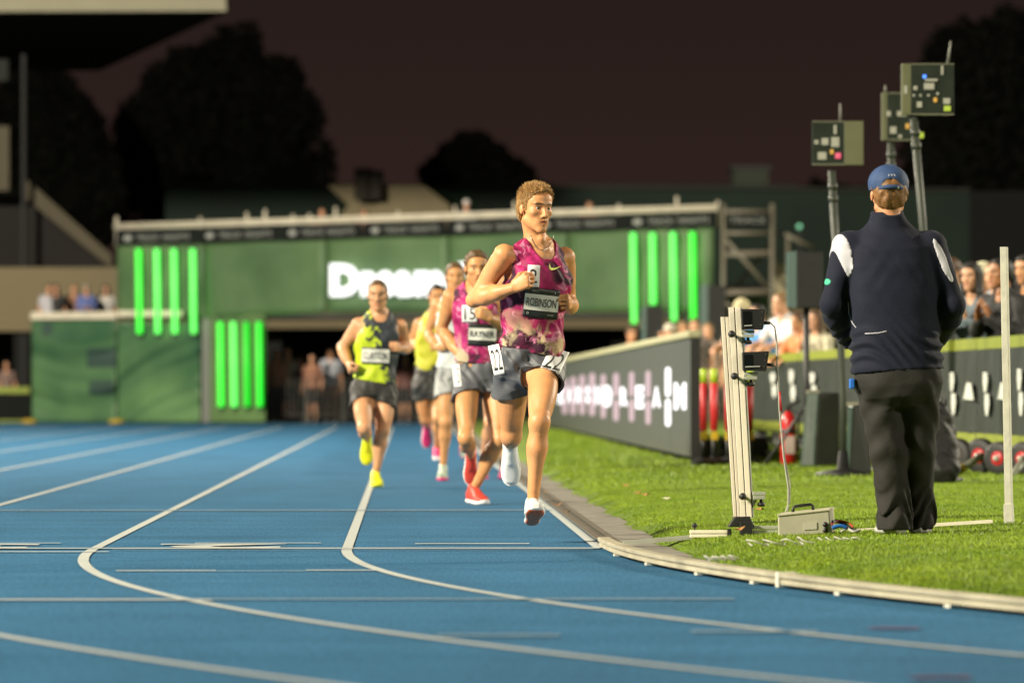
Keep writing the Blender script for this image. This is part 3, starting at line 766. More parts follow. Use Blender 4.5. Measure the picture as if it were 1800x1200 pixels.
for s in (1.4, 2.9, 4.4, 5.6, 7.0, 8.4, 9.6):
    b = MB(kerb.location); M = Matrix.Translation((*lane_pt(-.02, s), 0)) @ Matrix.Rotation(s / R0, 4, 'Z')
    b.box((-.026, -.035, .004), (.03, .035, .0155), M); b.build('foot', M_KERB2, kerb)
# ---------------------------------------------------------------- far end: two-storey event stand, walls, stand roof, trees
def quad_panel(name, L, R, th, m, parent, org, smooth=False):
    """upright slab: L and R = (px, py_top, py_bottom, Y); th = thickness away from the camera"""
    P = [at(L[0], L[2], L[3]), at(R[0], R[2], R[3]), at(R[0], R[1], R[3]), at(L[0], L[1], L[3])]
    d = Vector((P[1].x - P[0].x, P[1].y - P[0].y, 0)).normalized(); nrm_ = Vector((-d.y, d.x, 0))
    b = MB(org); b.prism(P, nrm_ * th); return b.build(name, m, parent)
def lerp(a, b, t): return a + (b - a) * t
class Face:
    """the stand's front plane, addressed by photo pixels"""
    def __init__(s, x0, Y0, x1, Y1): s.a = (x0, Y0, x1, Y1)
    def Y(s, px):
        # depth where the ray through column px meets the upright plane
        p0 = at(s.a[0], 690, s.a[1]); p1 = at(s.a[2], 690, s.a[3]); q = at(px, 690, 1.0)
        dx, dy = p1.x - p0.x, p1.y - p0.y
        t = (p0.x*dy - p0.y*dx) / (q.x*dy - q.y*dx); return q.y * t
    def p(s, px, py, off=0.0):
        v = at(px, py, s.Y(px)); return v + Vector((0, -off, 0))
FC = Face(200, 157, 1265, 146)
def banner_mat(name, a, b2, sc=1.0, rough=.55):
    m = mat(name, a, rough, .10, sc, col2=b2, detail=3); return m
M_BGREEN = mat('green_mesh_banner', (.052, .112, .044), .6, .18, .5, col2=(.084, .152, .058))
M_TARP = mat('green_tarpaulin', (.020, .085, .046), .42, .2, .42, col2=(.095, .185, .075), detail=2)
M_BLACKBAND = mat('black_banner_strip', (.007, .009, .008), .8, spec=.15); M_RAIL = mat('galvanised_rail', (.62, .57, .45), .5, .12, 3)
M_GREYT = mat('grey_print', (.26, .27, .25), .6); M_DKGREY = mat('dark_frame', (.05, .05, .05), .6)
M_NEON = [emit('green_neon_%d' % i, c, s) for i, (c, s) in enumerate((((.02, 1.0, .03), 1.5), ((.055, 1.0, .05), 1.7), ((.13, 1.0, .12), 1.9), ((.010, 1.0, .02), 1.05)))]
M_SIGN = emit('white_sign_glow', (1.0, 1.0, .98), 1.9)
stand = empty('event_stand', FC.p(700, 742)); tag(stand, 'two-storey event stand clad in green banners with black lettered strip', 'grandstand')
O = stand.location
def fold(px, py):
    """hanging folds of the tarpaulin: sagging arcs on the left sheet, slanting ones on the right"""
    if px < 205: ph = py*.085 + ((px - 150)/80)**2*1.6
    else: ph = py*.075 + px*.042 + .6*math.sin(px*.03)
    return .6*math.sin(ph)**3 + .5*math.sin(ph*.47 + 1.3) + .25*math.sin(ph*1.9 + px*.02)
def slab(name, pxs, m, th=.12, off=0.0, parent=None, div=1, ripple=0.0):
    """panel on the stand's front given by 4 photo points (bl, br, tr, tl); optional cloth ripple"""
    bl, br, tr, tl = pxs; b = MB(O); nx = max(2, div); nz = 2 if ripple == 0 else (28 if ripple > .1 else 10); V = []; F = []
    for i in range(nx + 1):
        for j in range(nz + 1):
            u, v = i/nx, j/nz
            px = lerp(lerp(bl[0], br[0], u), lerp(tl[0], tr[0], u), v); py = lerp(lerp(bl[1], br[1], u), lerp(tl[1], tr[1], u), v)
            w = (ripple*1.3*fold(px, py)) if ripple > .1 else ripple*(math.sin(px*.030 + py*.060) + .5*math.sin(px*.055 - py*.028 + 1) + .5*math.sin(px*.02 + 2)) if ripple else 0
            V.append(FC.p(px, py, off + w))
    n = len(V); k = nz + 1
    F = [[i*k+j, (i+1)*k+j, (i+1)*k+j+1, i*k+j+1] for i in range(nx) for j in range(nz)]
    back = [p + Vector((0, th, 0)) for p in V]
    rim = [i*k for i in range(nx+1)] + [nx*k+j for j in range(1, k)] + [i*k+nz for i in range(nx-1, -1, -1)] + [j for j in range(nz-1, 0, -1)]
    F2 = [[n+a for a in f[::-1]] for f in F] + [[rim[i], n+rim[i], n+rim[(i+1) % len(rim)], rim[(i+1) % len(rim)]] for i in range(len(rim))]
    b.add(V + back, F + F2); return b.build(name, m, parent or stand, smooth=ripple > 0)
def yt(px): return lerp(395, 361, (px - 200)/1065)      # top edge of the stand
# upper banner in its cloth lengths
xs = [205, 360, 575, 790, 1000, 1255]
for a, b_ in zip(xs[:-1], xs[1:]):
    bot = lambda px: 560 if px < 365 else lerp(551, 549, (px-365)/890)
    slab('banner', [(a+1, bot(a+1)), (b_-1, bot(b_-1)), (b_-1, yt(b_)+37), (a+1, yt(a)+37)], M_BGREEN, .05, 0, None, 14, .035)
slab('floor_deck', [(205, 560), (1262, 556), (1262, 550), (205, 554)], M_DKGREY, 4.0, -.15)
# black strip with repeated event name
xs = [203, 347, 492, 637, 785, 935, 1095, 1262]
for a, b_ in zip(xs[:-1], xs[1:]):
    st_ = slab('name_strip', [(a+1, yt(a)+38), (b_-1, yt(b_)+38), (b_-1, yt(b_)+11), (a+1, yt(a)+11)], M_BLACKBAND, .04, .06)
    for wd_, f0, f1 in (('\u25cf', .10, .20), ('TRACK', .26, .53), ('NIGHTS', .58, .90)):
        V, F = text_mesh(wd_, 0); V = fit(V, 1, 1); P = []
        for x, y in V:
            px = lerp(a, b_, lerp(f0, f1, x + .5)); P.append(FC.p(px, lerp(yt(a), yt(b_), (px-a)/(b_-a)) + 24.5 - y*11, .075) - O)
        mesh_obj('lettering', P, F, M_GREYT, st_)
# rails along the top and posts
b = MB(O); b.tube([FC.p(x, yt(x)+1.5, .05) for x in (202, 500, 800, 1262)], .045, 8); b.build('handrail', M_RAIL, stand, True)
b = MB(O); b.tube([FC.p(x, yt(x)+7, .05) for x in (202, 500, 800, 1262)], .035, 8); b.build('handrail', M_RAIL, stand, True)
for x in (205, 352, 434, 466, 515, 544, 590, 700, 800, 905, 1088, 1190, 1262):
    b = MB(O); h_ = random.choice((8, 14, 18)); b.tube([FC.p(x, yt(x)+38, -.02), FC.p(x, yt(x)-h_, -.02)], .04, 6); b.build('post', M_RAIL, stand, True)
# lower left block of tarpaulin and platform rail
slab('tarpaulin', [(56, 742), (204, 742), (204, 560), (56, 562)], M_TARP, .06, 0, None, 32, .11)
slab('tarpaulin', [(206, 742), (352, 742), (352, 566), (206, 566)], M_TARP, .06, 0, None, 32, .11)
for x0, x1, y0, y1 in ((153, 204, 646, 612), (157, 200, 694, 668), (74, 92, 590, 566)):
    slab('dark_patch', [(x0, y0), (x1, y0), (x1, y1), (x0, y1)], mat('tarp_dark_print', (.030, .062, .050), .6), .02, .014, None, 12, .11)  # darker printed patches lying flush on the tarpaulin folds
slab('platform_rail', [(54, 561), (204, 560), (204, 548), (54, 549)], M_RAIL, .12, .03)
slab('platform_rail', [(206, 556), (320, 556), (320, 546), (206, 546)], M_RAIL, .12, .12)
slab('column', [(355, 742), (369, 742), (369, 552), (355, 552)], mat('grey_column', (.16, .17, .15), .6), .2, -.02)
slab('pillar_banner', [(370, 741), (466, 741), (466, 553), (370, 553)], mat('pillar_green', (.085, .155, .050), .6, .15, 1.2), 1.2, .02)
slab('side_return', [(1205, 742), (1262, 742), (1262, 557), (1205, 557)], mat('green_side', (.03, .06, .035), .6, .2, 1), .3, -.2)
# neon tubes
def neon(px, y0, y1, k):
    t = empty('neon_tube', FC.p(px, y1, .22))
    b = MB(t.location); b.tube([FC.p(px, y0+2, .22), FC.p(px + (y1-y0)*.012, y1-2, .22)], .066, 12); b.build('glowing_tube', M_NEON[k], t, True)
    b = MB(t.location); b.box(FC.p(px, y0, .15) - Vector((.07, 0, .03)), FC.p(px, y0, .15) + Vector((.07, .09, .05))); b.build('end_cap', M_DKGREY, t)
    b = MB(t.location); q = FC.p(px + (y1-y0)*.012, y1, .15); b.box(q - Vector((.07, 0, .05)), q + Vector((.07, .09, .03))); b.build('end_cap', M_DKGREY, t)
    return t
ordn = ('leftmost', 'second', 'third', 'rightmost')
for i, (px, k) in enumerate(((244, 1), (276, 2), (306, 2), (339, 2))):
    tag(neon(px, 436, 588, k), '%s green neon tube of the four on the banner above the tarpaulin' % ordn[i], 'neon light', 'neon tubes left of the sign')
for i, (px, k) in enumerate(((387, 1), (410, 2), (433, 3), (455, 0))):
    tag(neon(px, 564, 716, k), '%s green neon tube of the four on the ground-level pillar' % ordn[i], 'neon light', 'neon tubes on the pillar')
for i, (px, y0, y1, k) in enumerate(((1112, 408, 570, 2), (1146, 408, 537, 2), (1182, 407, 566, 2), (1216, 406, 564, 1))):
    tag(neon(px, y0, y1, k), ('%s green neon tube of the four at the right end of the banner' % ordn[i]) if i != 1 else 'short green neon tube among four at the right end of the banner', 'neon light', 'neon tubes right of the sign')
# lit sign
sg = empty('lit_sign', FC.p(730, 524)); tag(sg, 'glowing white lettered sign across the middle of the green banner', 'sign')
for s, x0, x1, yt_, yb_ in (('D', 580, 632, 464, 521), ('r', 634, 660, 477, 521), ('e', 660, 694, 476, 522), ('a', 694, 726, 476, 522), ('m', 728, 780, 476, 521), ('O', 784, 838, 461, 523), ('n', 840, 874, 476, 521)):
    V, F = text_mesh(s, .06); V = fit(V, 1, 1)
    pf = [FC.p(lerp(x0, x1, x + .5), lerp(yb_, yt_, y + .5), .28) for x, y in V]; b = MB(sg.location); n = len(pf)
    b.add(pf, F); b.add([p + Vector((0, .12, 0)) for p in pf], [f[::-1] for f in F])
    b.build('letter', M_SIGN, sg)
# scaffold tower at the right end
sc_ = empty('scaffold_tower', FC.p(1315, 742)); tag(sc_, 'steel scaffold stair tower at the right end of the green stand', 'scaffold')
O2 = sc_.location
M_SCAF = mat('scaffold_steel', (.17, .155, .115), .5)
def bar(px0, py0, px1, py1, off=0.0, r=.05, name='tube'):
    b = MB(O2); b.tube([at(px0, py0, 146+off), at(px1, py1, 146+off)], r*.8, 8); b.build(name, M_SCAF, sc_, True)
for off in (0, 1.6):
    for x in (1272, 1358): bar(x, 742, x, 358, off, .07, 'upright')
    for y in (410, 448, 515, 372): bar(1272, y, 1358, y, off, .06, 'ledger')
bar(1275, 420, 1355, 510, 0, .06, 'brace'); bar(1355, 430, 1280, 520, 1.6, .05, 'brace'); bar(1275, 530, 1345, 600, 0, .05, 'brace')
bar(1372, 408, 1430, 436, .3, .06, 'stair_rail'); bar(1385, 415, 1385, 560, .3, .06, 'upright')
b = MB(O2); b.prism([at(1278, 400, 145.9), at(1352, 398, 145.9), at(1352, 374, 145.9), at(1278, 376, 145.9)], (0, .05, 0)); b.build('name_strip', M_BLACKBAND, sc_)
V, F = text_mesh('TRACK', 0); V = fit(V, 66, 11); mesh_obj('lettering', [at(1315+x, 387-y, 145.85) - O2 for x, y in V], F, M_GREYT, sc_)
for y in (448, 515):
    b = MB(O2); b.box(at(1274, y, 146.05), at(1356, y, 147.5) + Vector((0, 0, .06))); b.build('deck_board', mat('scaffold_deck', (.20, .17, .12), .7), sc_)
b = MB(O2); b.prism([at(1250, 560, 148.5), at(1368, 556, 148.5), at(1368, 520, 148.5), at(1250, 524, 148.5)], (0, .05, 0)); b.build('side_sheet', M_BGREEN, sc_)
b = MB(O2); b.prism([at(1362, 660, 147), at(1385, 660, 147), at(1380, 470, 147), at(1362, 455, 147)], (0, .3, 0)); b.build('side_sheet', mat('cream_panel', (.30, .27, .17), .7), sc_)
# ---------------------------------------------------------------- concrete stand far behind, dark undercroft
M_BEIGE = mat('beige_concrete', (.20, .165, .095), .85, .12, .25); M_UNDER = mat('undercroft_shade_black', (.008, .009, .008), .9)  # shadow under the grandstand painted in as a near-black colour
cs = empty('concrete_grandstand', at(600, 735, 190)); tag(cs, 'long beige concrete grandstand wall with a black gap below it', 'grandstand')
for a, b_ in ((-80, 330), (330, 720), (720, 1130), (1130, 1500)):
    bb = MB(cs.location); y0, y1 = (470, 582) if b_ < 400 else (540, 577)
    yw = 171.2 if b_ < 400 else 180; p0 = at(a, y1, yw); p1 = at(b_ - 1, y0, yw); bb.box((p0.x, yw, p0.z), (p1.x, yw + .8, p1.z)); bb.build('parapet', M_BEIGE, cs)
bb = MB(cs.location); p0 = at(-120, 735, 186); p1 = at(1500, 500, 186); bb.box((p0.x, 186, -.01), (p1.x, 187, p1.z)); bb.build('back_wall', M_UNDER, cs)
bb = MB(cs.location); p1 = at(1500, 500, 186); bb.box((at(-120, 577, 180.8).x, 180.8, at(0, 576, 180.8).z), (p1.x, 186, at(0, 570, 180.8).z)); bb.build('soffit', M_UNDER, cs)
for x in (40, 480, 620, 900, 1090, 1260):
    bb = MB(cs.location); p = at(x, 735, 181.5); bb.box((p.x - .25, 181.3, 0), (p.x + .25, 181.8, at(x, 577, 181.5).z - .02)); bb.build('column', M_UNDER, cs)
# rising terraces and panels above it
M_TERR = mat('dark_green_hoarding', (.013, .030, .020), .8, .2, .3); M_HOARD2 = mat('green_hoarding_print', (.006, .030, .010), .8, .3, .2)
hd_ = empty('hoarding', at(1000, 420, 200)); tag(hd_, 'dark green hoarding running across behind the stand', 'hoarding')
for a, b_, m_ in ((290, 600, M_TERR), (600, 840, M_HOARD2), (840, 1080, M_TERR), (1080, 1400, M_TERR), (1400, 1705, M_TERR), (1705, 2000, M_UNDER)):
    bb = MB(hd_.location); p0 = at(a, 700, 200); p1 = at(b_-.6, 326 if a < 1400 else 336, 200); bb.box((p0.x, 200, 0), (p1.x, 200.3, p1.z)); bb.build('panel', m_, hd_)
bb = MB(hd_.location); bb.tube([at(288, 325, 199.9), at(1705, 334, 199.9)], .06, 6); bb.build('top_rail', mat('dim_rail', (.05, .055, .045), .7), hd_)
for x in range(300, 1700, 140):
    bb = MB(hd_.location); p = at(x, 480, 200.5); bb.box((p.x-.12, 200.4, 0), (p.x+.12, 200.7, at(x, 330, 200.5).z)); bb.build('support', M_DKGREY, hd_)
M_RAMP = mat('beige_ramp_concrete', (.32, .27, .16), .85, .15, .3)
def block(name, label, cat, pts, Y, th, m):
    e = empty(name, at(sum(p[0] for p in pts)/len(pts), max(p[1] for p in pts), Y)); bb = MB(e.location)
    bb.prism([at(x, y, Y) for x, y in pts], (0, th, 0)); bb.build('wall', m, e); tag(e, label, cat); return e
rp_ = block('ramp_wall', 'beige concrete ramp wall sloping down behind the lettered strip', 'wall', [(585, 400), (800, 400), (790, 360), (745, 326), (575, 326), (612, 360)], 198, 1.5, M_RAMP)
bb = MB(rp_.location); bb.tube([at(640, 352, 197.6), at(640, 296, 197.6)], .30, 8); bb.build('post', mat('dark_post', (.035, .03, .022), .8), rp_)
bb = MB(rp_.location); bb.tube([at(662, 350, 197.6), at(662, 300, 197.6)], .22, 8); bb.build('post', mat('dark_post2', (.045, .04, .03), .8), rp_)
M_CAB = mat('greenish_cabin', (.055, .070, .050), .8, .1, 1)
for lab, (x0, x1, y0, y1), m_ in (('pale green cabin roof box standing above the hoarding on the left', (465, 532, 292, 330), M_CAB), ('dim low box on the hoarding left of the pale cabin', (322, 374, 306, 330), mat('dim_box', (.016, .017, .012), .9)), ('grey green cabin standing above the hoarding at right', (1290, 1351, 297, 333), M_CAB)):
    e = empty('roof_cabin', at((x0+x1)/2, y1, 201)); p0 = at(x0, y1, 201); p1 = at(x1, y0, 201)
    bb = MB(e.location); bb.box((p0.x, 201, p0.z), (p1.x, 203, p1.z)); bb.build('wall', m_, e)
    bb = MB(e.location); bb.box((p0.x-.1, 200.9, p1.z+.004), (p1.x+.1, 203.1, p1.z + .1)); bb.build('roof', M_DKGREY, e); tag(e, lab, 'cabin', 'cabins above the hoarding')
# left: covered stand with stair beam and roof fascia
M_FASC = mat('cream_roof_fascia', (.34, .32, .22), .6, .05, 1); M_SOFF = mat('black_roof_underside', (.010, .010, .010), .9)
M_STAIR = mat('stair_beam', (.085, .072, .045), .8, .1, .5); M_TERR2 = mat('dark_terrace', (.012, .010, .009), .9, .2, .3)
ls = empty('covered_stand', at(60, 742, 172)); tag(ls, 'dark covered stand at left with pale roof fascia and stair beam', 'grandstand')
bb = MB(ls.location); bb.prism([at(-400, -14, 176), at(396, -14, 176), at(398, 20, 176), at(-400, 22, 176)], (0, .4, 0)); bb.build('roof_fascia', M_FASC, ls)
bb = MB(ls.location); bb.prism([at(-400, 24, 176.4), at(398, 22, 176.4), at(398, -10, 176.4), at(-400, -10, 176.4)], (-5.5, 40, .4)); bb.build('roof', M_SOFF, ls)
bb = MB(ls.location); bb.prism([at(-100, 330, 172), at(50, 318, 172), at(196, 448, 172), at(196, 472, 172), at(40, 345, 172), at(-100, 345, 172)], (0, 1.2, 0)); bb.build('stair_beam', M_STAIR, ls)
bb = MB(ls.location); bb.prism([at(-100, 346, 172.4), at(40, 346, 172.4), at(194, 473, 172.4), at(-100, 473, 172.4)], (0, 6, 0)); bb.build('terrace', M_TERR2, ls)
bb = MB(ls.location); bb.tube([at(42, 742, 171.5), at(42, 96, 171.5)], .07, 8); bb.build('column', mat('grey_post', (.022, .022, .022), .7), ls)
bb = MB(ls.location); bb.box(at(-60, 335, 171), at(16, 222, 171) + Vector((0, .5, 0))); bb.build('wall', M_STAIR, ls)
bb = MB(ls.location); bb.box(at(-60, 142, 171), at(14, 105, 171) + Vector((0, .5, 0))); bb.build('wall', mat('dim_panel', (.02, .022, .018), .9), ls)
# board strip at far left edge under the stand
e = empty('advertising_board', at(20, 742, 160)); tag(e, 'black advertising board with lime edges at far left', 'board')
for y0, y1, m_ in ((745, 738, 'l'), (737, 692, 'b'), (691, 680, 'l')):
    p0 = at(-60, y0, 160); p1 = at(52, y1, 160); bb = MB(e.location); bb.box((p0.x, 160, max(0, p0.z)), (p1.x, 160.1, p1.z)); bb.build('board', mat('lime_edge', (.22, .28, .03), .6) if m_ == 'l' else M_BLACKBAND, e)
# distant lamp glint at right
e = empty('round_lamp', at(1405, 398, 172)); bb = MB(e.location); M = Matrix.Translation(at(1405, 398, 172)) @ Matrix.Rotation(math.pi/2, 4, 'X')
bb.lathe([(.02, .03), (.06, .02), (.06, -.03), (.03, -.05)], M, 14); bb.build('lens', emit('green_lamp', (.35, 1.0, .55), 1.0), e, True)
bb = MB(e.location); bb.tube([at(1405, 400, 172.1), at(1405, 470, 172.1)], .03, 6); bb.build('stem', M_DKGREY, e); tag(e, 'small round green lamp glowing in the dark right of the scaffold', 'lamp')
# ---------------------------------------------------------------- trees as black masses of leaves
M_LEAF = mat('night_leaves', (.010, .012, .007), .8, .4, .5); M_BARK = mat('dark_bark', (.02, .016, .012), .9)
def tree(label, px, Y, base_py, blobs, nleaf, leaf, seed, trunk=.35):
    r = np.random.default_rng(seed); e = empty('tree', (at(px, 690, Y).x, Y, 0)); tag(e, label, 'tree', 'trees against the night sky'); O = np.array(e.location)
    B = []
    for bx, by, rx, ry in blobs:
        c = np.array(at(bx, by, Y)); s = Y/FPX; B.append((c, rx*s, ry*s))
    vol = np.array([b[1]**2*b[2] for b in B]); cnt = (nleaf*vol/vol.sum()).astype(int)
    P = []
    for (c, rx, rz), n in zip(B, cnt):
        d = r.normal(size=(n, 3)); d /= np.linalg.norm(d, axis=1)[:, None]; rad = r.random(n)**.45*(1 + .10*np.sin(d[:, 0]*9 + c[0])*np.sin(d[:, 2]*8) + .05*np.sin(d[:, 0]*23)*np.sin(d[:, 2]*19+2))
        P.append(c + d*rad[:, None]*np.array([rx, rx*.8, rz]))
    P = np.concatenate(P) - O; n = len(P)
    a = r.normal(size=(n, 3)); a /= np.linalg.norm(a, axis=1)[:, None]; b_ = np.cross(a, r.normal(size=(n, 3))); b_ /= np.linalg.norm(b_, axis=1)[:, None]
    l = leaf*r.uniform(.5, 1.3, (n, 1)); V = np.stack([P - a*l, P + b_*l*.5, P + a*l, P - b_*l*.5], 1).reshape(-1, 3)
    Q = np.arange(4*n).reshape(-1, 4); arr_obj('crown', V, Q, M_LEAF, e, flip=False)
    top = B[0][0] - O; bb = MB((0, 0, 0)); bb.tube([(0, 0, 0), (0, 0, top[2]*.4), (top[0]*.5, 0, top[2]*.75), tuple(top)], [trunk, trunk*.8, trunk*.5, trunk*.15], 8); bb.build('trunk', M_BARK, e, True)
    for c, rx, rz in B[1:5]:
        q = c - O; bb = MB(); bb.tube([(0, 0, max(.5, q[2]*.45)), (q[0]*.55, 0, q[2]*.72), tuple(q)], [trunk*.5, trunk*.32, trunk*.1], 6); bb.build('limb', M_BARK, e, True)
tree('broad dark tree towering behind the left half of the green stand', 390, 360, 400, [(390,270,165,140),(432,98,36,62),(362,132,58,62),(292,165,48,62),(242,235,48,70),(497,142,26,46),(541,212,33,50),(566,292,28,62),(470,200,78,108),(222,322,42,80),(330,220,100,100),(415,350,180,80),(400,75,30,34),(318,108,28,30),(520,118,14,22)], 90000, .26, 3)
tree('dark tree at far left behind the stair beam', 110, 340, 400, [(110,260,75,120),(70,180,55,80),(160,320,60,90),(30,260,60,140),(150,230,40,55),(100,380,110,80)], 36000, .26, 4)
tree('small rounded dark tree behind the leading runner', 830, 420, 330, [(830,290,70,50),(790,310,55,40),(880,310,60,40),(830,255,38,26),(860,340,110,40)], 26000, .26, 5, .25)
tree('huge black tree filling the upper right corner', 1730, 300, 400, [(1730,200,110,150),(1690,110,75,75),(1800,120,110,110),(1640,260,60,120),(1760,330,130,120),(1660,180,50,70),(1850,250,110,200)], 60000, .24, 6)
tree('low dark tree behind the antenna boxes', 1560, 330, 330, [(1560,400,120,80),(1450,380,90,60),(1640,380,110,100),(1380,400,60,50)], 24000, .26, 8, .25)
# ---------------------------------------------------------------- runners
def tie_dye(name, base, dark, pale, hot, sc=5.0, zlo=.95, zhi=1.35, seed=0.0):
    """dyed singlet cloth: blotches of dark and pale, paler towards the hem as printed"""
    m = bpy.data.materials.new(name); m.use_nodes = True; N, L = nodes(m); b = N['Principled BSDF']; b.inputs['Roughness'].default_value = .62
    b.inputs['Specular IOR Level'].default_value = .25
    t = N.new('ShaderNodeTexCoord'); mp = N.new('ShaderNodeMapping'); mp.inputs['Location'].default_value = (seed, seed*.7, seed*1.3)
    L.new(t.outputs['Object'], mp.inputs['Vector'])
    def noise(s, d=4, dist=0.0, off=0):
        n = N.new('ShaderNodeTexNoise'); n.inputs['Scale'].default_value = s; n.inputs['Detail'].default_value = d; n.inputs['Distortion'].default_value = dist
        q = N.new('ShaderNodeVectorMath'); q.operation = 'ADD'; q.inputs[1].default_value = (off, off*.3, -off)
        L.new(mp.outputs[0], q.inputs[0]); L.new(q.outputs[0], n.inputs['Vector']); return n.outputs['Fac']
    def ramp(v, p0, p1):
        r = N.new('ShaderNodeMapRange'); r.inputs['From Min'].default_value = p0; r.inputs['From Max'].default_value = p1; L.new(v, r.inputs['Value']); return r.outputs[0]
    def mix(a, b2, f):
        x = N.new('ShaderNodeMix'); x.data_type = 'RGBA'
        for s_, v in (('A', a), ('B', b2)):
            if isinstance(v, tuple): x.inputs[s_].default_value = (*v, 1)
            else: L.new(v, x.inputs[s_])
        if isinstance(f, float): x.inputs['Factor'].default_value = f
        else: L.new(f, x.inputs['Factor'])
        return x.outputs['Result']
    c = mix(base, hot, ramp(noise(sc*1.4, 6, .8), .46, .58))
    c = mix(c, dark, ramp(noise(sc*.9, 6, .8, 3.1), .47, .55))
    c = mix(c, (.60, .20, .34), ramp(noise(sc*2.6, 7, 1.2, 11.3), .57, .66))
    sp = N.new('ShaderNodeSeparateXYZ'); L.new(t.outputs['Object'], sp.inputs[0])
    lowm = N.new('ShaderNodeMapRange'); lowm.inputs['From Min'].default_value = zhi; lowm.inputs['From Max'].default_value = zlo; L.new(sp.outputs['Z'], lowm.inputs['Value'])
    pn = ramp(noise(sc*1.3, 6, 1.0, 7.7), .50, .59)
    mu = N.new('ShaderNodeMath'); mu.operation = 'MULTIPLY'; L.new(pn, mu.inputs[0]); L.new(lowm.outputs[0], mu.inputs[1])
    c = mix(c, pale, mu.outputs[0])
    L.new(c, b.inputs['Base Color'])
    bp = N.new('ShaderNodeBump'); bp.inputs['Strength'].default_value = .15; bp.inputs['Distance'].default_value = .004; L.new(noise(45, 2), bp.inputs['Height']); L.new(bp.outputs[0], b.inputs['Normal'])
    return m
def camo(name, a, b2, sc, thr=.5, split=None, rough=.6, dist=1.2):
    """two colour printed cloth; split=(x coefficient, z coefficient, offset) puts most of a on one side of a slanting line"""
    m = bpy.data.materials.new(name); m.use_nodes = True; N, L = nodes(m); b = N['Principled BSDF']; b.inputs['Roughness'].default_value = rough
    t = N.new('ShaderNodeTexCoord'); n = N.new('ShaderNodeTexNoise'); n.inputs['Scale'].default_value = sc; n.inputs['Detail'].default_value = 2; n.inputs['Distortion'].default_value = dist
    L.new(t.outputs['Object'], n.inputs['Vector']); v = n.outputs['Fac']
    if split:
        sp = N.new('ShaderNodeVectorMath'); sp.operation = 'DOT_PRODUCT'; sp.inputs[1].default_value = (split[0], 0, split[1]); L.new(t.outputs['Object'], sp.inputs[0])
        ad = N.new('ShaderNodeMath'); ad.operation = 'ADD'; ad.inputs[1].default_value = split[2]; L.new(sp.outputs['Value'], ad.inputs[0])
        a2 = N.new('ShaderNodeMath'); a2.operation = 'ADD'; L.new(v, a2.inputs[0]); L.new(ad.outputs[0], a2.inputs[1]); v = a2.outputs[0]
    r = N.new('ShaderNodeValToRGB'); r.color_ramp.elements[0].position = thr - .02; r.color_ramp.elements[1].position = thr + .02
    r.color_ramp.elements[0].color = (*b2, 1); r.color_ramp.elements[1].color = (*a, 1)
    L.new(v, r.inputs[0]); L.new(r.outputs[0], b.inputs['Base Color']); return m

SWOOSH = [(-.42,.30),(-.52,.08),(-.50,-.12),(-.38,-.24),(-.20,-.25),(.0,-.19),(.5,.12),(.05,-.04),(-.15,-.08),(-.30,-.06),(-.38,.02),(-.42,.14)]
M_TEXT = mat('ink_black', (.012, .012, .013), .6); M_PAPER = mat('bib_paper', (.62, .62, .57), .55, .06, 30); M_BIBBLK = mat('bib_black', (.010, .012, .012), .5)
M_WPATCH = mat('number_white', (.72, .72, .72), .5, .04, 40); M_GREYTXT = mat('small_print', (.45, .47, .45), .6)

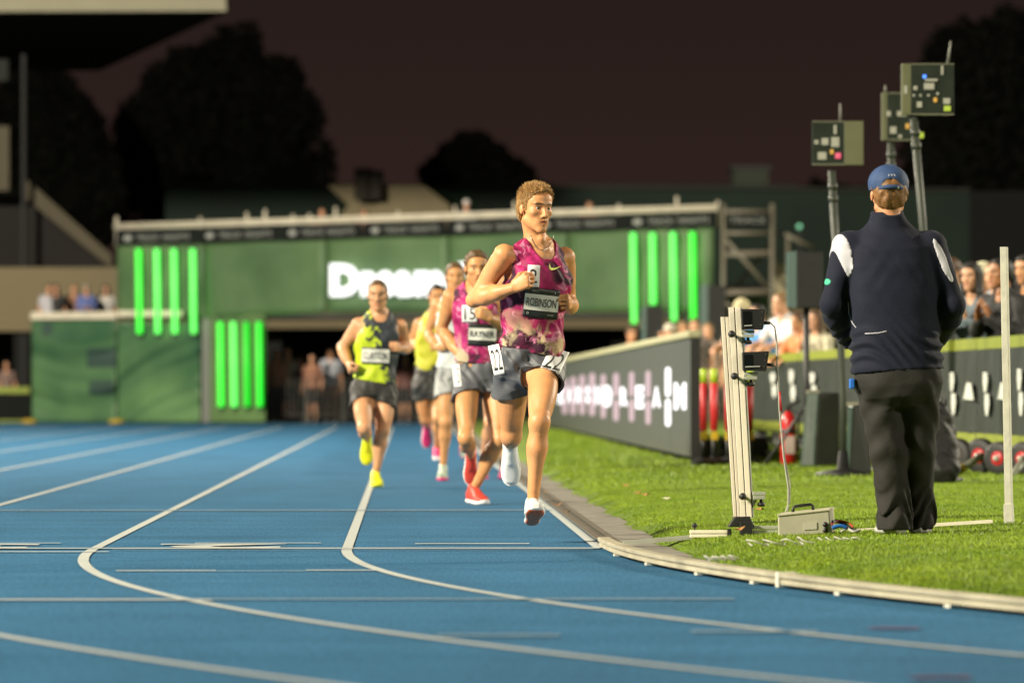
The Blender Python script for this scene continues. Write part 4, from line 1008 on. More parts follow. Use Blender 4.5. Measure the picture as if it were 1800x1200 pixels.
def make_runner(Yb, root_px, root_py, J, head, hands, skin, top, shorts, h=.008, bulk=1.0, arm=1.0, leg=1.0, hair=None, shoes=None, label='', neck_drop=0.0, hem=(.34, .34), tophem=.15, socks=None, strap=.052, chains=True, sc=1.0):
    root = at(root_px, root_py, Yb); root = np.array((root.x, Yb, 0.0))
    def W(p): v = at(p[0], p[1], Yb + p[2]); return np.array(v) - root
    JJ = {k: W(v) for k, v in J.items()}
    H = Human(JJ, bulk=bulk, arm=arm, leg=leg, sc=sc)
    H.head(W(head['c']), head['f'], head.get('u', (0, 0, 1)), head.get('s', 1.0), head.get('mouth', .005))
    for T, hw in (('handR', hands['R']), ('handL', hands['L'])):
        wk = JJ['wR' if T == 'handR' else 'wL']
        H.P += hand_prims(T, wk, hw['d'], hw['pn'], hw['th'], hw.get('curl', (1.25, 1.55, .9)), hw.get('s', 1.0), 0.0, hw.get('thumb', (.55, .7)))
    o, FB = body_obj(H, h, skin, root)
    tag(o, label, 'person', 'runners on the track')
    # ---- singlet: torso swollen a little, rippled, with neck and arm holes
    st = [p for p in H.P if p.tag in ('torso', 'trap', 'hip')]
    F = H.field(('torso', 'trap'), h, .0085)
    z0 = H.mid + H.up*H.L*.0
    low = Loft('x', H.mid, H.up, H.latH, H.latS, [(t*H.L, a*sc*bulk, b*sc*bulk, 0) for t, a, b in ((-.02,.172,.132),(.10,.172,.130),(.25,.164,.124),(.40,.152,.118),(.55,.152,.116),(.65,.14,.10))], .02); low.put(F)
    wob(F, .0026, [(60, (.5, .4, 1), 1.0), (95, (1, .5, .45), .8), (38, (-.7, .2, .8), 1.1)], 5)
    cut(F, H.q(tophem, 0, 0), H.up + .10*H.latH)
    nk = H.q(1.0, 0, 0)
    for e in (-1, 1): carve(F, Cone('x', H.q(1.10, e*.022, .01), H.q(.985 - neck_drop, e*.012, .12), .066*sc, .058*sc))
    carve(F, Cone('x', H.q(1.2, 0, -.02), H.q(1.0, 0, -.02), .074*sc, .070*sc))
    for S, e in (('sR', -1), ('sL', 1)):
        s0 = JJ[S]
        carve(F, Cone('x', s0 + H.up*.08 + H.latS*e*.028, s0 - H.up*.075 + H.latS*e*.028, strap*1.30, strap*1.40))
        carve(F, Cone('x', s0 + H.latS*e*.02 + H.fS*.1, s0 + H.latS*e*.015 - H.fS*.12, .058, .058))
    S_ = fld_obj('singlet', F, top, o)
    # ---- shorts
    G = H.field(('hip',), h, .013)
    Loft('x', H.mid, H.up, H.latH, H.latS, [(t*H.L, a*sc*bulk, b*sc*bulk, 0) for t, a, b in ((-.16,.06,.07),(-.10,.135,.115),(-.02,.176,.128),(.10,.170,.122),(.17,.158,.114))], .03).put(G)
    lo, hi = H.bounds([p for p in H.P if p.tag.startswith(('hip', 'torso')) or p.tag.endswith('t')], .06)
    G = Fld(lo, hi, h)
    for p in H.P:
        if p.tag == 'hip': p.put(G, .012)
    Loft('x', H.mid, H.up, H.latH, H.latS, [(t*H.L, a*sc*bulk, b*sc*bulk, 0) for t, a, b in ((-.17,.06,.07),(-.10,.140,.118),(-.02,.178,.130),(.10,.170,.122),(.17,.160,.116))], .03).put(G)
    for Hj, Kj, e in (('hR', 'kR', -1), ('hL', 'kL', 1)):
        a, b = JJ[Hj], JJ[Kj]; Cone('x', a, BZ(a, b, .5), .100*leg, .112*leg, .04).put(G)
    wob(G, .0035, [(85, (1, .3, .25), .9), (60, (.7, .5, -.5), 1.0), (150, (.8, .2, .5), .35)], 9)
    for Hj, Kj, e, fr in (('hR', 'kR', -1, hem[0]), ('hL', 'kL', 1, hem[1])):
        a, b = JJ[Hj], JJ[Kj]; du = nrm(b - a)
        # hem plane of this leg acts only on its own side
        sl, x, y, z = G.full(); n = nrm(du - H.latH*e*.25); pt = BZ(a, b, fr)
        dd = (x-pt[0])*n[0] + (y-pt[1])*n[1] + (z-pt[2])*n[2]
        side = ((x-H.mid[0])*H.latH[0] + (y-H.mid[1])*H.latH[1])*e
        G.a = np.where(side > 0, np.maximum(G.a, dd.astype(np.float32)), G.a)
        carve(G, Cone('x', BZ(a, b, fr - .12), BZ(a, b, fr + .3), .086*leg, .106*leg))
    cut(G, H.q(.165, 0, 0), -H.up)
    Sh = fld_obj('shorts', G, shorts, o)
    if hair:
        ho, HF = hair_obj(H, min(h, .006), hair['m'], o, hair.get('kind', 'short'), hair.get('bump', .005), hair.get('thick', .012), 1, hair.get('side'), hair.get('top'))
        if hair.get('tufts'): tufts(H, HF, ho, hair.get('m2', hair['m']), hair['tufts'], hair.get('ln', .022), hair.get('rad', .0022))
    eyes(H, o)
    for A, K, key in (('aR', 'kR', 'R'), ('aL', 'kL', 'L')):
        d = shoes[key]
        shoe(o, JJ[A], d['toe'], d['up'], shoes['m'], shoes['sole'], d.get('s', 1.0), min(h, .006), m_lace=shoes.get('lace'), m_plate=shoes.get('plate'))
        if socks:
            b = MB(); ax = nrm(JJ[K] - JJ[A]); b.tube([JJ[A] - ax*.01, BZ(JJ[A], JJ[K], .06), BZ(JJ[A], JJ[K], .20)], [.044, .041, .040], 14); b.build('sock', socks, o, True)
    return o, H, JJ, F, G, S_, Sh, root, W
def loc_px(W, root, Yb):
    pass

# --- leader in magenta
skin1 = skin_mat('skin_leader', (.62, .305, .135), stub=.25)
hair1 = mat('hair_light_brown', (.23, .130, .045), .6, .35, 60); hair1b = mat('hair_light_lock', (.48, .285, .105), .5, .35, 40)
pink1 = tie_dye('magenta_dyed_cloth', (.29, .010, .080), (.040, .008, .024), (.66, .55, .30), (.46, .022, .150), 6.0, .92, 1.22, 2.3)
grey1 = mat('slate_running_cloth', (.075, .078, .090), .55, .18, 12, bump=.15, bscale=50)
white_shoe = mat('white_mesh_shoe', (.74, .75, .77), .5, .05, 60, bump=.2, bscale=220); orange_sole = mat('orange_sole', (.62, .115, .02), .45, .25, 60)
white_sole = mat('white_foam_sole', (.70, .70, .68), .6, .06, 30)
lace_m = mat('shoe_lace', (.5, .5, .48), .7)
J1 = dict(hR=(904,646,.03), hL=(957,645,-.03), neck=(950,434,-.07), sR=(886,450,-.13), sL=(992,455,.04),
          eR=(833,527,-.03), wR=(902,506,-.22), eL=(1001,538,.20), wL=(1000,533,-.03),
          kR=(899,764,.20), aR=(897,782,.60), kL=(948,742,-.33), aL=(936,888,-.28))
r1 = make_runner(31.9, 938, 950, J1, dict(c=(941,367,-.10), f=(math.sin(.50), -math.cos(.50), -.05), u=(.03, 0, 1), mouth=.0065),
    dict(R=dict(d=(.72,-.35,.42), pn=(.35,.9,-.12), th=(-.3,.0,1)), L=dict(d=(-.10,-1,.10), pn=(-1,.1,-.1), th=(0,0,1))),
    skin1, pink1, grey1, h=.0042, arm=1.02, bulk=.95, hem=(.36, .24), hair=dict(m=hair1, m2=hair1b, tufts=5200, rad=.0019, bump=.0015, thick=.006, side=.006, top=.011, ln=.015),
    shoes=dict(m=white_shoe, sole=white_sole, plate=orange_sole, lace=lace_m, R=dict(toe=(.03,.10,-1), up=(0,-1,-.1)), L=dict(toe=(.06,-.95,.27), up=(0,.27,.95))),
    label='leading runner in magenta tie-dyed singlet and slate shorts, white shoes')

def rect(w, h, cx, cy, n=8, k=3):
    V = [(cx - w/2 + w*i/n, cy - h/2 + h*j/k) for i in range(n + 1) for j in range(k + 1)]
    return np.array(V), [[i*(k+1)+j, (i+1)*(k+1)+j, (i+1)*(k+1)+j+1, i*(k+1)+j+1] for i in range(n) for j in range(k)]
def words(s, w, h, cx, cy, bold=0):
    V, F = text_mesh(s, bold); V = fit(V, w, h) + np.array([cx, cy]); return V, F
def name_bib(r, px, py, dy, w, h, rot, name, panel=(.82, .54, .02), small=None):
    o, H, JJ, F, G, S_, Sh, root, W = r; c = W((px, py, dy))
    b, put = sheet('name_bib', F, c[0], c[2], w, h, rot, M_BIBBLK, o, .006, 14, 10, 6)
    put('name_panel', *rect(w*.985, h*panel[1], 0, h*panel[2]), M_PAPER, b, .0012)
    put('lettering', *words(name, w*.86, h*panel[1]*.52, 0, h*panel[2], 0), M_TEXT, b, .0045)
    if small:
        for s, ww, hh, x, y in small: put('lettering', *words(s, ww, hh, x, y, 0), M_GREYTXT, b, .0016)
    return b
def num_patch(r, fld, px, py, dy, w, h, rot, num, nw=.7, nh=.7, shear=0.0, sh2=0.0, bold=0):
    o, H, JJ, F, G, S_, Sh, root, W = r; c = W((px, py, dy))
    b, put = sheet('number_patch', fld, c[0], c[2], w, h, rot, M_WPATCH, o, .005, 10, 10, 3, shear)
    if num: put('lettering', *words(num, w*nw, h*nh, 0, 0, bold), M_TEXT, b, .0016)
    return b
lime_logo = mat('pale_lime_logo', (.62, .68, .16), .5)
M_CHAIN = mat('silver_chain', (.6, .55, .45), .3, metal=.9)
def swoosh(r, fld, px, py, dy, w, m, name='logo'):
    o, H, JJ, F, G, S_, Sh, root, W = r; c = W((px, py, dy)); P = np.array(SWOOSH)*w
    x = c[0] + P[:, 0]; z = c[2] + P[:, 1]; y = fld.front(x, z) - .003
    mesh_obj(name, np.stack([x, y, z], -1), [list(range(len(P)))], m, S_)
o, H, JJ, F, G, S_, Sh, root, W = r1
name_bib(r1, 952, 533, -.2, .178, .150, -.10, 'ROBINSON', small=[('dream on', .035, .009, -.035, .061), ('I', .003, .010, .066, .058), ('ADIMEV', .034, .008, .052, -.056), ('o', .012, .012, -.066, -.054)])
num_patch(r1, F, 938, 485, -.2, .062, .112, -.05, '2', .62, .62)
swoosh(r1, F, 977, 469, -.2, .066, lime_logo)
num_patch(r1, G, 975, 634, -.1, .104, .118, -.26, '22', .84, .72, .22)
num_patch(r1, G, 873, 632, -.05, .056, .155, .20, '22', .8, .7)
# thin chain round the neck
FBn = H.field(('neck', 'trap', 'torso'), .006)
cx = W((953, 430, -.1)); pts = []
for i in range(21):
    a = -1 + i/10; x = cx[0] + a*.060; z = cx[2] - .018*(1 - a*a)*2.2 + .035*abs(a)**3 + .012
    pts.append((x, float(FBn.front(np.array([x]), np.array([z]))[0]) - .003, z))
b = MB(); b.tube(pts, .0018, 5); b.build('necklace', M_CHAIN, o, True)

# --- second man in magenta, number 15
skin2 = skin_mat('skin_second', (.56, .285, .120), stub=.2)
hairB = mat('hair_brown', (.10, .055, .022), .55, .3, 60); hairK = mat('hair_black', (.012, .010, .009), .5, .3, 60)
pink2 = tie_dye('magenta_dyed_cloth_second', (.30, .012, .090), (.050, .010, .03), (.60, .50, .32), (.44, .03, .17), 6.0, .92, 1.22, 5.1)
grey2 = mat('slate_cloth_second', (.085, .088, .100), .55, .15, 12)
red_shoe = mat('coral_shoe', (.60, .06, .04), .45, .1, 40)
Y2 = 42.3
J2 = dict(hR=(823,660,.0), hL=(867,660,.02), neck=(838,502,-.05), sR=(793,522,.02), sL=(877,518,-.08), eR=(776,580,.14), wR=(812,627,-.05), eL=(893,575,.0), wL=(862,560,-.22),
          kR=(819,770,-.26), aR=(828,800,.16), kL=(878,772,-.12), aL=(832,862,.02))
r2 = make_runner(Y2, 838, 887, J2, dict(c=(838,472,-.08), f=(.12, -1, -.08)),
    dict(R=dict(d=(.75,-.4,-.55), pn=(.3,.9,.0), th=(0,-.3,1)), L=dict(d=(-.75,-.4,.45), pn=(-.2,.9,-.1), th=(0,0,1))),
    skin2, pink2, grey2, h=.008, arm=1.05, hair=dict(m=hairB, bump=.004, thick=.009),
    shoes=dict(m=red_shoe, sole=white_sole, R=dict(toe=(0,.2,-1), up=(0,-1,-.2)), L=dict(toe=(.35,-.85,-.05), up=(0,0,1))), label='runner in magenta singlet with number patch just behind the leader')
name_bib(r2, 848, 588, -.2, .19, .15, -.04, 'RAYNER'); num_patch(r2, r2[3], 826, 551, -.2, .105, .115, 0, '15'); swoosh(r2, r2[3], 862, 545, -.2, .07, lime_logo)
num_patch(r2, r2[4], 803, 660, -.1, .05, .15, .1, '15')
# --- lone runner in lime and navy, left
skin3 = skin_mat('skin_third', (.58, .310, .165), stub=.2)
limeblk = camo('lime_and_navy_print', (.50, .62, .02), (.022, .028, .038), 9, .5, (-2.6, -.9, 1.02), dist=2.2)
blackc = mat('black_running_cloth', (.022, .021, .019), .6, .15, 10); lime_shoe = mat('fluorescent_yellow_shoe', (.72, .74, .015), .4, .06, 40)
Y3 = 49.5
J3 = dict(hR=(638,690,.0), hL=(676,690,.02), neck=(667,552,-.05), sR=(630,572,-.02), sL=(703,574,.02), eR=(601,610,.08), wR=(613,640,-.08), eL=(716,612,.16), wL=(702,612,-.06),
          kR=(640,752,-.26), aR=(645,770,.14), kL=(672,757,-.05), aL=(660,835,.02))
r3 = make_runner(Y3, 660, 857, J3, dict(c=(664,519,-.08), f=(-.05, -1, -.06)),
    dict(R=dict(d=(.15,-.75,-.55), pn=(.8,.3,.2), th=(.3,-.3,1)), L=dict(d=(-.25,-.9,.15), pn=(-1,.1,0), th=(0,0,1))),
    skin3, limeblk, blackc, h=.009, arm=1.05, bulk=.98, hair=dict(m=hairB, bump=.003, thick=.005),
    shoes=dict(m=lime_shoe, sole=lime_shoe, R=dict(toe=(-.02,.12,-1), up=(0,-1,-.1)), L=dict(toe=(.1,-1,-.02), up=(0,0,1))), label='lone runner at left in lime and navy singlet with yellow shoes')
name_bib(r3, 660, 625, -.2, .22, .13, -.04, 'CLAYTON', panel=(.8, .80, .0))
# --- runner in yellow, dark hair
yellc = camo('yellow_and_black_print', (.52, .50, .03), (.03, .03, .03), 5, .42, (0, 3.0, -3.1)); pink_shoe = mat('hot_pink_shoe', (.62, .03, .16), .45)
Y4 = 60.0
J4 = dict(hR=(743,678,.0), hL=(774,678,.02), neck=(766,553,-.05), sR=(737,570,.0), sL=(799,570,.02), eR=(722,603,.12), wR=(748,612,-.1), eL=(808,606,.12), wL=(792,612,-.1),
          kR=(748,735,.08), aR=(750,750,.42), kL=(770,736,-.2), aL=(768,790,.05))
r4 = make_runner(Y4, 766, 829, J4, dict(c=(768,523,-.06), f=(.1, -1, -.05)),
    dict(R=dict(d=(.8,-.5,.1), pn=(.2,.9,0), th=(0,0,1)), L=dict(d=(-.7,-.6,.1), pn=(-.2,.9,0), th=(0,0,1))),
    skin2, yellc, blackc, h=.010, hair=dict(m=hairK, bump=.003, thick=.010),
    shoes=dict(m=pink_shoe, sole=white_sole, R=dict(toe=(0,.2,-1), up=(0,-1,-.1)), L=dict(toe=(.1,-1,-.1), up=(0,0,1))), label='dark-haired runner in yellow singlet right of the lone runner')
# --- runner in white, brown hair
whitec = mat('white_running_cloth', (.58, .60, .60), .6, .1, 8); grshoe = mat('green_white_shoe', (.10, .32, .18), .45, .3, 18, col2=(.5, .5, .45))
whiteshort = camo('white_print_shorts', (.33, .34, .34), (.10, .11, .11), 14, .40)
Y5 = 54.0
J5 = dict(hR=(786,672,.0), hL=(821,672,.02), neck=(801,517,-.05), sR=(769,537,.0), sL=(838,537,.02), eR=(752,585,.1), wR=(770,612,-.1), eL=(850,590,.14), wL=(838,590,-.1),
          kR=(783,742,-.10), aR=(779,822,.0), kL=(816,742,.14), aL=(818,765,.5))
r5 = make_runner(Y5, 790, 846, J5, dict(c=(800,487,-.06), f=(.05, -1, -.05)),
    dict(R=dict(d=(.6,-.7,.2), pn=(.4,.8,0), th=(0,0,1)), L=dict(d=(-.3,-.9,.2), pn=(-1,.1,0), th=(0,0,1))),
    skin2, whitec, whiteshort, h=.010, hair=dict(m=hairB, bump=.003, thick=.010),
    shoes=dict(m=grshoe, sole=pink_shoe, R=dict(toe=(-.05,-1,-.15), up=(0,0,1)), L=dict(toe=(0,.2,-1), up=(0,-1,-.1))), label='brown-haired runner in white between the yellow and magenta runners')
# --- runner hidden behind the leader, pink shoes
Y6 = 55.0
J6 = dict(hR=(868,668,.0), hL=(902,668,.02), neck=(884,520,-.05), sR=(853,540,.0), sL=(918,540,.02), eR=(842,590,.1), wR=(862,612,-.1), eL=(930,590,.14), wL=(915,595,-.1),
          kR=(862,742,-.15), aR=(848,818,.25), kL=(889,742,-.05), aL=(888,822,.05))
r6 = make_runner(Y6, 884, 842, J6, dict(c=(884,488,-.06), f=(.05, -1, -.05)),
    dict(R=dict(d=(.6,-.7,.2), pn=(.4,.8,0), th=(0,0,1)), L=dict(d=(-.3,-.9,.2), pn=(-1,.1,0), th=(0,0,1))),
    skin3, yellc, blackc, h=.011, hair=dict(m=hairK, bump=.003, thick=.008),
    shoes=dict(m=pink_shoe, sole=pink_shoe, R=dict(toe=(.1,-.6,-.6), up=(0,-.4,1)), L=dict(toe=(-.1,-1,-.05), up=(0,0,1))), label='runner with hot pink shoes mostly hidden behind the leader', socks=mat('black_sock', (.02, .02, .02), .7))
# ---------------------------------------------------------------- LED board on the infield
M_LEDF = mat('led_board_face', (.046, .050, .039), .5, .08, 3); M_LEDTOP = mat('led_top_pad', (.30, .29, .17), .7, .1, 4); M_CASE = mat('black_case', (.012, .012, .012), .5, .2, 20)
M_LEDW = emit('led_white', (1.0, .96, .97), 1.7); M_LEDP = emit('led_pinkish', (.95, .62, .70), .62)
XL = 2.652
led = empty('led_board', (XL, 58, GZ)); tag(led, 'long dark LED board on the grass showing bars and letters', 'display board')
def led_Y(px): return XL*FPX/(px - 712)
yy = [58 + 3.4*i for i in range(19)]
for i in range(18):
    b = MB(led.location); b.box((XL, yy[i] + (.006 if i else 0), GZ + .06), (XL + .07, yy[i+1] - .006, GZ + 1.16)); b.build('led_module', M_LEDF, led)
    b = MB(led.location); b.box((XL - .03, yy[i] + .006, GZ + 1.162), (XL + .10, yy[i+1] - .006, GZ + 1.235)); b.build('top_pad', M_LEDTOP, led, bevel=.02)
    b = MB(led.location); b.box((XL + .02, yy[i] + .3, GZ - .01), (XL + .6, yy[i] + .4, GZ + .055)); b.build('foot', M_CASE, led)
b = MB(led.location); b.box((XL - .005, 57.95, GZ), (XL + .085, 57.998, GZ + 1.16)); b.build('end_plate', M_CASE, led)
def led_poly(name, pts, m, off=.006):
    b = MB(led.location); P = []
    for px, py in pts:
        Y = led_Y(px); P.append(Vector((XL - off, at(px, py, Y).y, at(px, py, Y).z)))
    b.prism(P, (.004, 0, 0)); return b.build(name, m, led)
def rr(x0, x1, y0, y1, r):
    """upright rounded bar outline in photo pixels"""
    P = []
    for cx_, cy_, a0 in ((x1-r, y0+r*1.6, -90), (x1-r, y1-r*1.6, 0), (x0+r, y1-r*1.6, 90), (x0+r, y0+r*1.6, 180)):
        for k in range(4): a = math.radians(a0 + 30*k); P.append((cx_ + r*math.cos(a), cy_ + r*1.6*math.sin(a)))
    return P
for x, w, y0, y1, m_ in ((1175, 9, 645, 749, M_LEDW), (1140, 9, 651, 746, M_LEDP), (1111, 9, 653, 741, M_LEDP), (1083.5, 10, 655, 740, M_LEDP), (1061, 9, 657, 735, M_LEDP), (1041.5, 11, 655, 731, M_LEDP), (1024, 10, 658, 729, M_LEDP), (1008, 10, 661, 729, M_LEDP), (993, 9, 664, 728, M_LEDP)):
    mid = (y0 + y1)/2 + 2
    led_poly('lit_bar', rr(x - w/2, x + w/2, y0, mid - 2, w/2.2), m_); led_poly('lit_bar', rr(x - w/2, x + w/2, mid + 2, y1, w/2.2), m_)
for s_, x0, x1, y0, y1 in (('M', 1187, 1207, 675, 717), ('A', 1148.5, 1162, 682, 713), ('E', 1119.5, 1132.5, 680, 715), ('R', 1092, 1104, 683, 710), ('D', 1064, 1076, 680, 712), ('N', 1047, 1058, 681, 708), ('O', 1030, 1038, 681, 706), ('M', 1013, 1021, 682, 705), ('A', 998, 1005, 682, 704), ('E', 982, 990, 684, 706)):
    V, F = text_mesh(s_, .07); V = fit(V, 1, 1); P = []
    for x, y in V:
        px = lerp(x0 - .8, x1 + .8, x + .5); Y = led_Y(px); q = at(px, lerp(y1 + 3, y0 - 3, y + .5), Y); P.append((XL - .008 - led.location.x, q.y - 58, q.z - GZ))
    mesh_obj('lit_letter', P, F, M_LEDW, led)
# ---------------------------------------------------------------- crowd fence with black banners, right
FN = Face(1330, 78, 1800, 50)
M_LIME = mat('lime_banner_edge', (.17, .205, .010), .6, .1, 2); M_BLKBAN = mat('black_green_banner', (.014, .021, .016), .5, .2, 1.5, bump=.2, bscale=2); M_GREYFP = mat('fence_steel', (.2, .2, .18), .5); M_WPRINT = mat('white_banner_print', (.50, .52, .48), .6)
fence = empty('crowd_fence', FN.p(1600, 770)); fence.location.z = GZ; tag(fence, 'crowd fence hung with black banners edged in lime', 'fence')
def fence_strip(name, x0, x1, z0, z1, m_, th=.05, off=0.0, rip=0.0, n=6):
    b = MB(fence.location); V = []; 
    for i in range(n + 1):
        px = lerp(x0, x1, i/n); p = FN.p(px, 690, off)
        for z, k in ((z0, 0), ((z0+z1)/2, 1), (z1, 0)):
            w = rip*math.sin(px*.21 + z*3) + rip*.7*math.sin(px*.09); V.append(Vector((p.x - w*.7, p.y - w, z)))
    F = [[i*3+j, (i+1)*3+j, (i+1)*3+j+1, i*3+j+1] for i in range(n) for j in range(2)]; N_ = len(V)
    B = [v + Vector((th*.7, th, 0)) for v in V]; rim = [i*3 for i in range(n+1)] + [n*3+1] + [i*3+2 for i in range(n, -1, -1)] + [1]
    F += [[N_+a for a in f[::-1]] for f in F] + [[rim[i], N_+rim[i], N_+rim[(i+1) % len(rim)], rim[(i+1) % len(rim)]] for i in range(len(rim))]
    b.add(V + B, F); return b.build(name, m_, fence, smooth=False)
xs = [1290, 1345, 1405, 1470, 1545, 1625, 1715, 1830]
for a, b_ in zip(xs[:-1], xs[1:]):
    fence_strip('banner', a+.7, b_-.7, GZ + .312, GZ + 1.022, M_BLKBAN, .04, 0, .02, 10)
    fence_strip('lime_top_edge', a+.7, b_-.7, GZ + 1.024, GZ + 1.12, M_LIME, .05, .0, .01)
    fence_strip('lime_bottom_edge', a+.7, b_-.7, GZ + .19, GZ + .31, M_LIME, .05, .0, .01)
for x in xs:
    b = MB(fence.location); p = FN.p(x, 690) + Vector((.09, 0, 0)); b.tube([(p.x, p.y, GZ - .01), (p.x, p.y, GZ + 1.1)], .022, 8); b.build('fence_post', M_GREYFP, fence, True)
for x, y0, y1 in ((1678, 654, 728), (1737, 654, 730), (1797, 648, 730), (1620, 652, 724), (1560, 652, 720), (1395, 650, 705), (1432, 655, 700), (1362, 655, 698)):
    for a, b_, sh in ((y0, (y0+y1)/2 - 3, 0), ((y0+y1)/2, y1, 3)):
        b = MB(fence.location); b.prism([FN.p(x-3+sh, a, .06) - Vector((.035, 0, 0)), FN.p(x+3+sh, a, .06) - Vector((.035, 0, 0)), FN.p(x+4.5+sh, (a+b_)/2, .06) - Vector((.035, 0, 0)), FN.p(x+2+sh, b_, .06) - Vector((.035, 0, 0)), FN.p(x-1.5+sh, b_, .06) - Vector((.035, 0, 0)), FN.p(x-3.5+sh, (a+b_)/2, .06) - Vector((.035, 0, 0))], (.006, 0, 0)); b.build('printed_bar', M_WPRINT, fence)
for x in (1708, 1768, 1590):
    b = MB(fence.location); b.prism([FN.p(x-9, 701, .06) - Vector((.035, 0, 0)), FN.p(x+9, 703, .06) - Vector((.035, 0, 0)), FN.p(x+4, 673, .06) - Vector((.035, 0, 0)), FN.p(x-3, 672, .06) - Vector((.035, 0, 0))], (.006, 0, 0)); b.build('printed_glyph', M_WPRINT, fence)
# ---------------------------------------------------------------- photocell sensor post
YS = 30.2
M_ALU = mat('cream_aluminium_profile', (.80, .73, .59), .42, .06, 12); M_SLOT = mat('profile_slot', (.09, .07, .055), .6); M_KNOB = mat('black_knob', (.015, .015, .014), .5); M_GREYAL = mat('grey_aluminium', (.34, .35, .29), .45, .08, 20)
sp = empty('sensor_post', at(1306, 936, YS)); tag(sp, 'cream aluminium photocell post with two black sensor heads at the finish line', 'sensor post')
SO = sp.location
def prof(name, x0t, yt0, x1t, x0b, yb, x1b, n, Y, d=.045):
    """slotted upright: n ribs between the photo outline's left and right edges"""
    root_ = None
    b = MB(SO); b.prism([at(x0b, yb, Y+.012), at(x1b, yb, Y+.012), at(x1t, yt0, Y+.012), at(x0t, yt0, Y+.012)], (0, d, 0)); root_ = b.build(name, M_SLOT, sp)
    for i in range(n):
        a, c = (i + .06)/n, (i + .90)/n; b = MB(SO)
        b.prism([at(lerp(x0b, x1b, a), yb, Y), at(lerp(x0b, x1b, c), yb, Y), at(lerp(x0t, x1t, c), yt0, Y), at(lerp(x0t, x1t, a), yt0, Y)], (0, .011, 0)); b.build('rib', M_ALU, root_, bevel=.002)
prof('upright_profile', 1266.5, 557, 1283, 1289, 908, 1303, 2, YS + .04); prof('upright_profile', 1280, 540, 1303, 1301, 909, 1323, 2, YS)
b = MB(SO); b.prism([at(1303.2, 541, YS+.002), at(1305.5, 541, YS+.03), at(1325.5, 909, YS+.03), at(1323.2, 909, YS+.002)], (0, .04, 0)); b.build('side_face', M_GREYAL, sp)
def ball(px, py, r, dy=-.03, name='clamp_knob'):
    c = at(px, py, YS + dy); b = MB(SO); b.lathe([(r*math.sin(t), -r*math.cos(t)) for t in np.linspace(.15, 2.99, 9)], Matrix.Translation(c), 14)
    b.tube([c, c + Vector((.004, .035, 0))], r*.45, 8); b.build(name, M_KNOB, sp, True)
for x, y in ((1286, 587), (1291, 661), (1305.5, 872)): ball(x, y, .0175)
for x, y in ((1315, 599), (1320, 673), (1338, 884)):
    c = at(x, y, YS); b = MB(SO); b.lathe([(.012, -.016), (.019, -.012), (.019, .0), (.008, .006), (.006, .022)], Matrix.Translation(c), 12); b.build('thumb_screw', M_KNOB, sp, True)
for (x0, x1, y0, y1) in ((1303, 1326, 580, 586), (1304, 1325, 587, 593), (1308, 1332, 654, 660), (1309, 1331, 661, 667), (1323, 1346, 864, 870), (1324, 1345, 871, 877)):
    b = MB(SO); p0 = at(x0, y1, YS - .02); p1 = at(x1, y0, YS - .02); b.box((p0.x, YS - .03, p0.z), (p1.x, YS + .03, p1.z)); b.build('bracket_plate', M_GREYAL, sp, bevel=.002)
for y0, y1, xa in ((594, 612, 1304), (668, 690, 1309), (878, 892, 1324)):
    b = MB(SO); b.prism([at(xa, y0, YS), at(xa+7, y0, YS), at(xa, y1, YS)], (0, .02, 0)); b.build('bracket_web', M_GREYAL, sp)
for pts, lx0, lx1, ly, print_x in (([(1304, 579), (1341, 579), (1346, 543), (1303, 543)], 1319, 1333, 572, 0), ([(1306, 651), (1347, 652), (1352, 617), (1305, 619)], 1311, 1338, 644, 0)):
    b = MB(SO); b.prism([at(x, y, YS - .05) for x, y in pts], (0, .11, 0)); hd2 = b.build('sensor_head', M_CASE, sp, bevel=.003)
    cx0 = (pts[0][0] + pts[1][0])/2
    b = MB(SO); b.prism([at(pts[3][0]+3, pts[3][1]+4, YS - .053), at(pts[3][0]+17, pts[3][1]+4, YS - .053), at(pts[0][0]+17, pts[0][1]-4, YS - .053), at(pts[0][0]+3, pts[0][1]-4, YS - .053)], (0, .003, 0)); b.build('lens_window', mat('dark_lens', (.006, .008, .008), .12), hd2)
    b = MB(SO); b.prism([at(pts[0][0]+4, ly+1.6, YS - .055), at(pts[0][0]+ (18 if ly < 600 else 30), ly+.6, YS - .055), at(pts[0][0]+(18 if ly < 600 else 30), ly-1.4, YS - .055), at(pts[0][0]+4, ly-.6, YS - .055)], (0, .002, 0)); b.build('printed_strip', mat('pale_print', (.34, .34, .30), .6), hd2)
    p = at(pts[1][0]+1, (pts[1][1]+pts[2][1])/2 + 6, YS); b = MB(SO); b.tube([p, p + Vector((.032, 0, -.002))], .008, 8); b.build('plug', M_CASE, hd2, True)
    for q in (0, 8, 16):
        b = MB(SO); c = at(pts[2][0]-6 + q*-.2, pts[2][1]+5+q*1.4, YS - .052); b.lathe([(.003, -.002), (.003, .003)], Matrix.Translation(c) @ Matrix.Rotation(math.pi/2, 4, 'X'), 8); b.build('screw', M_SLOT, hd2)
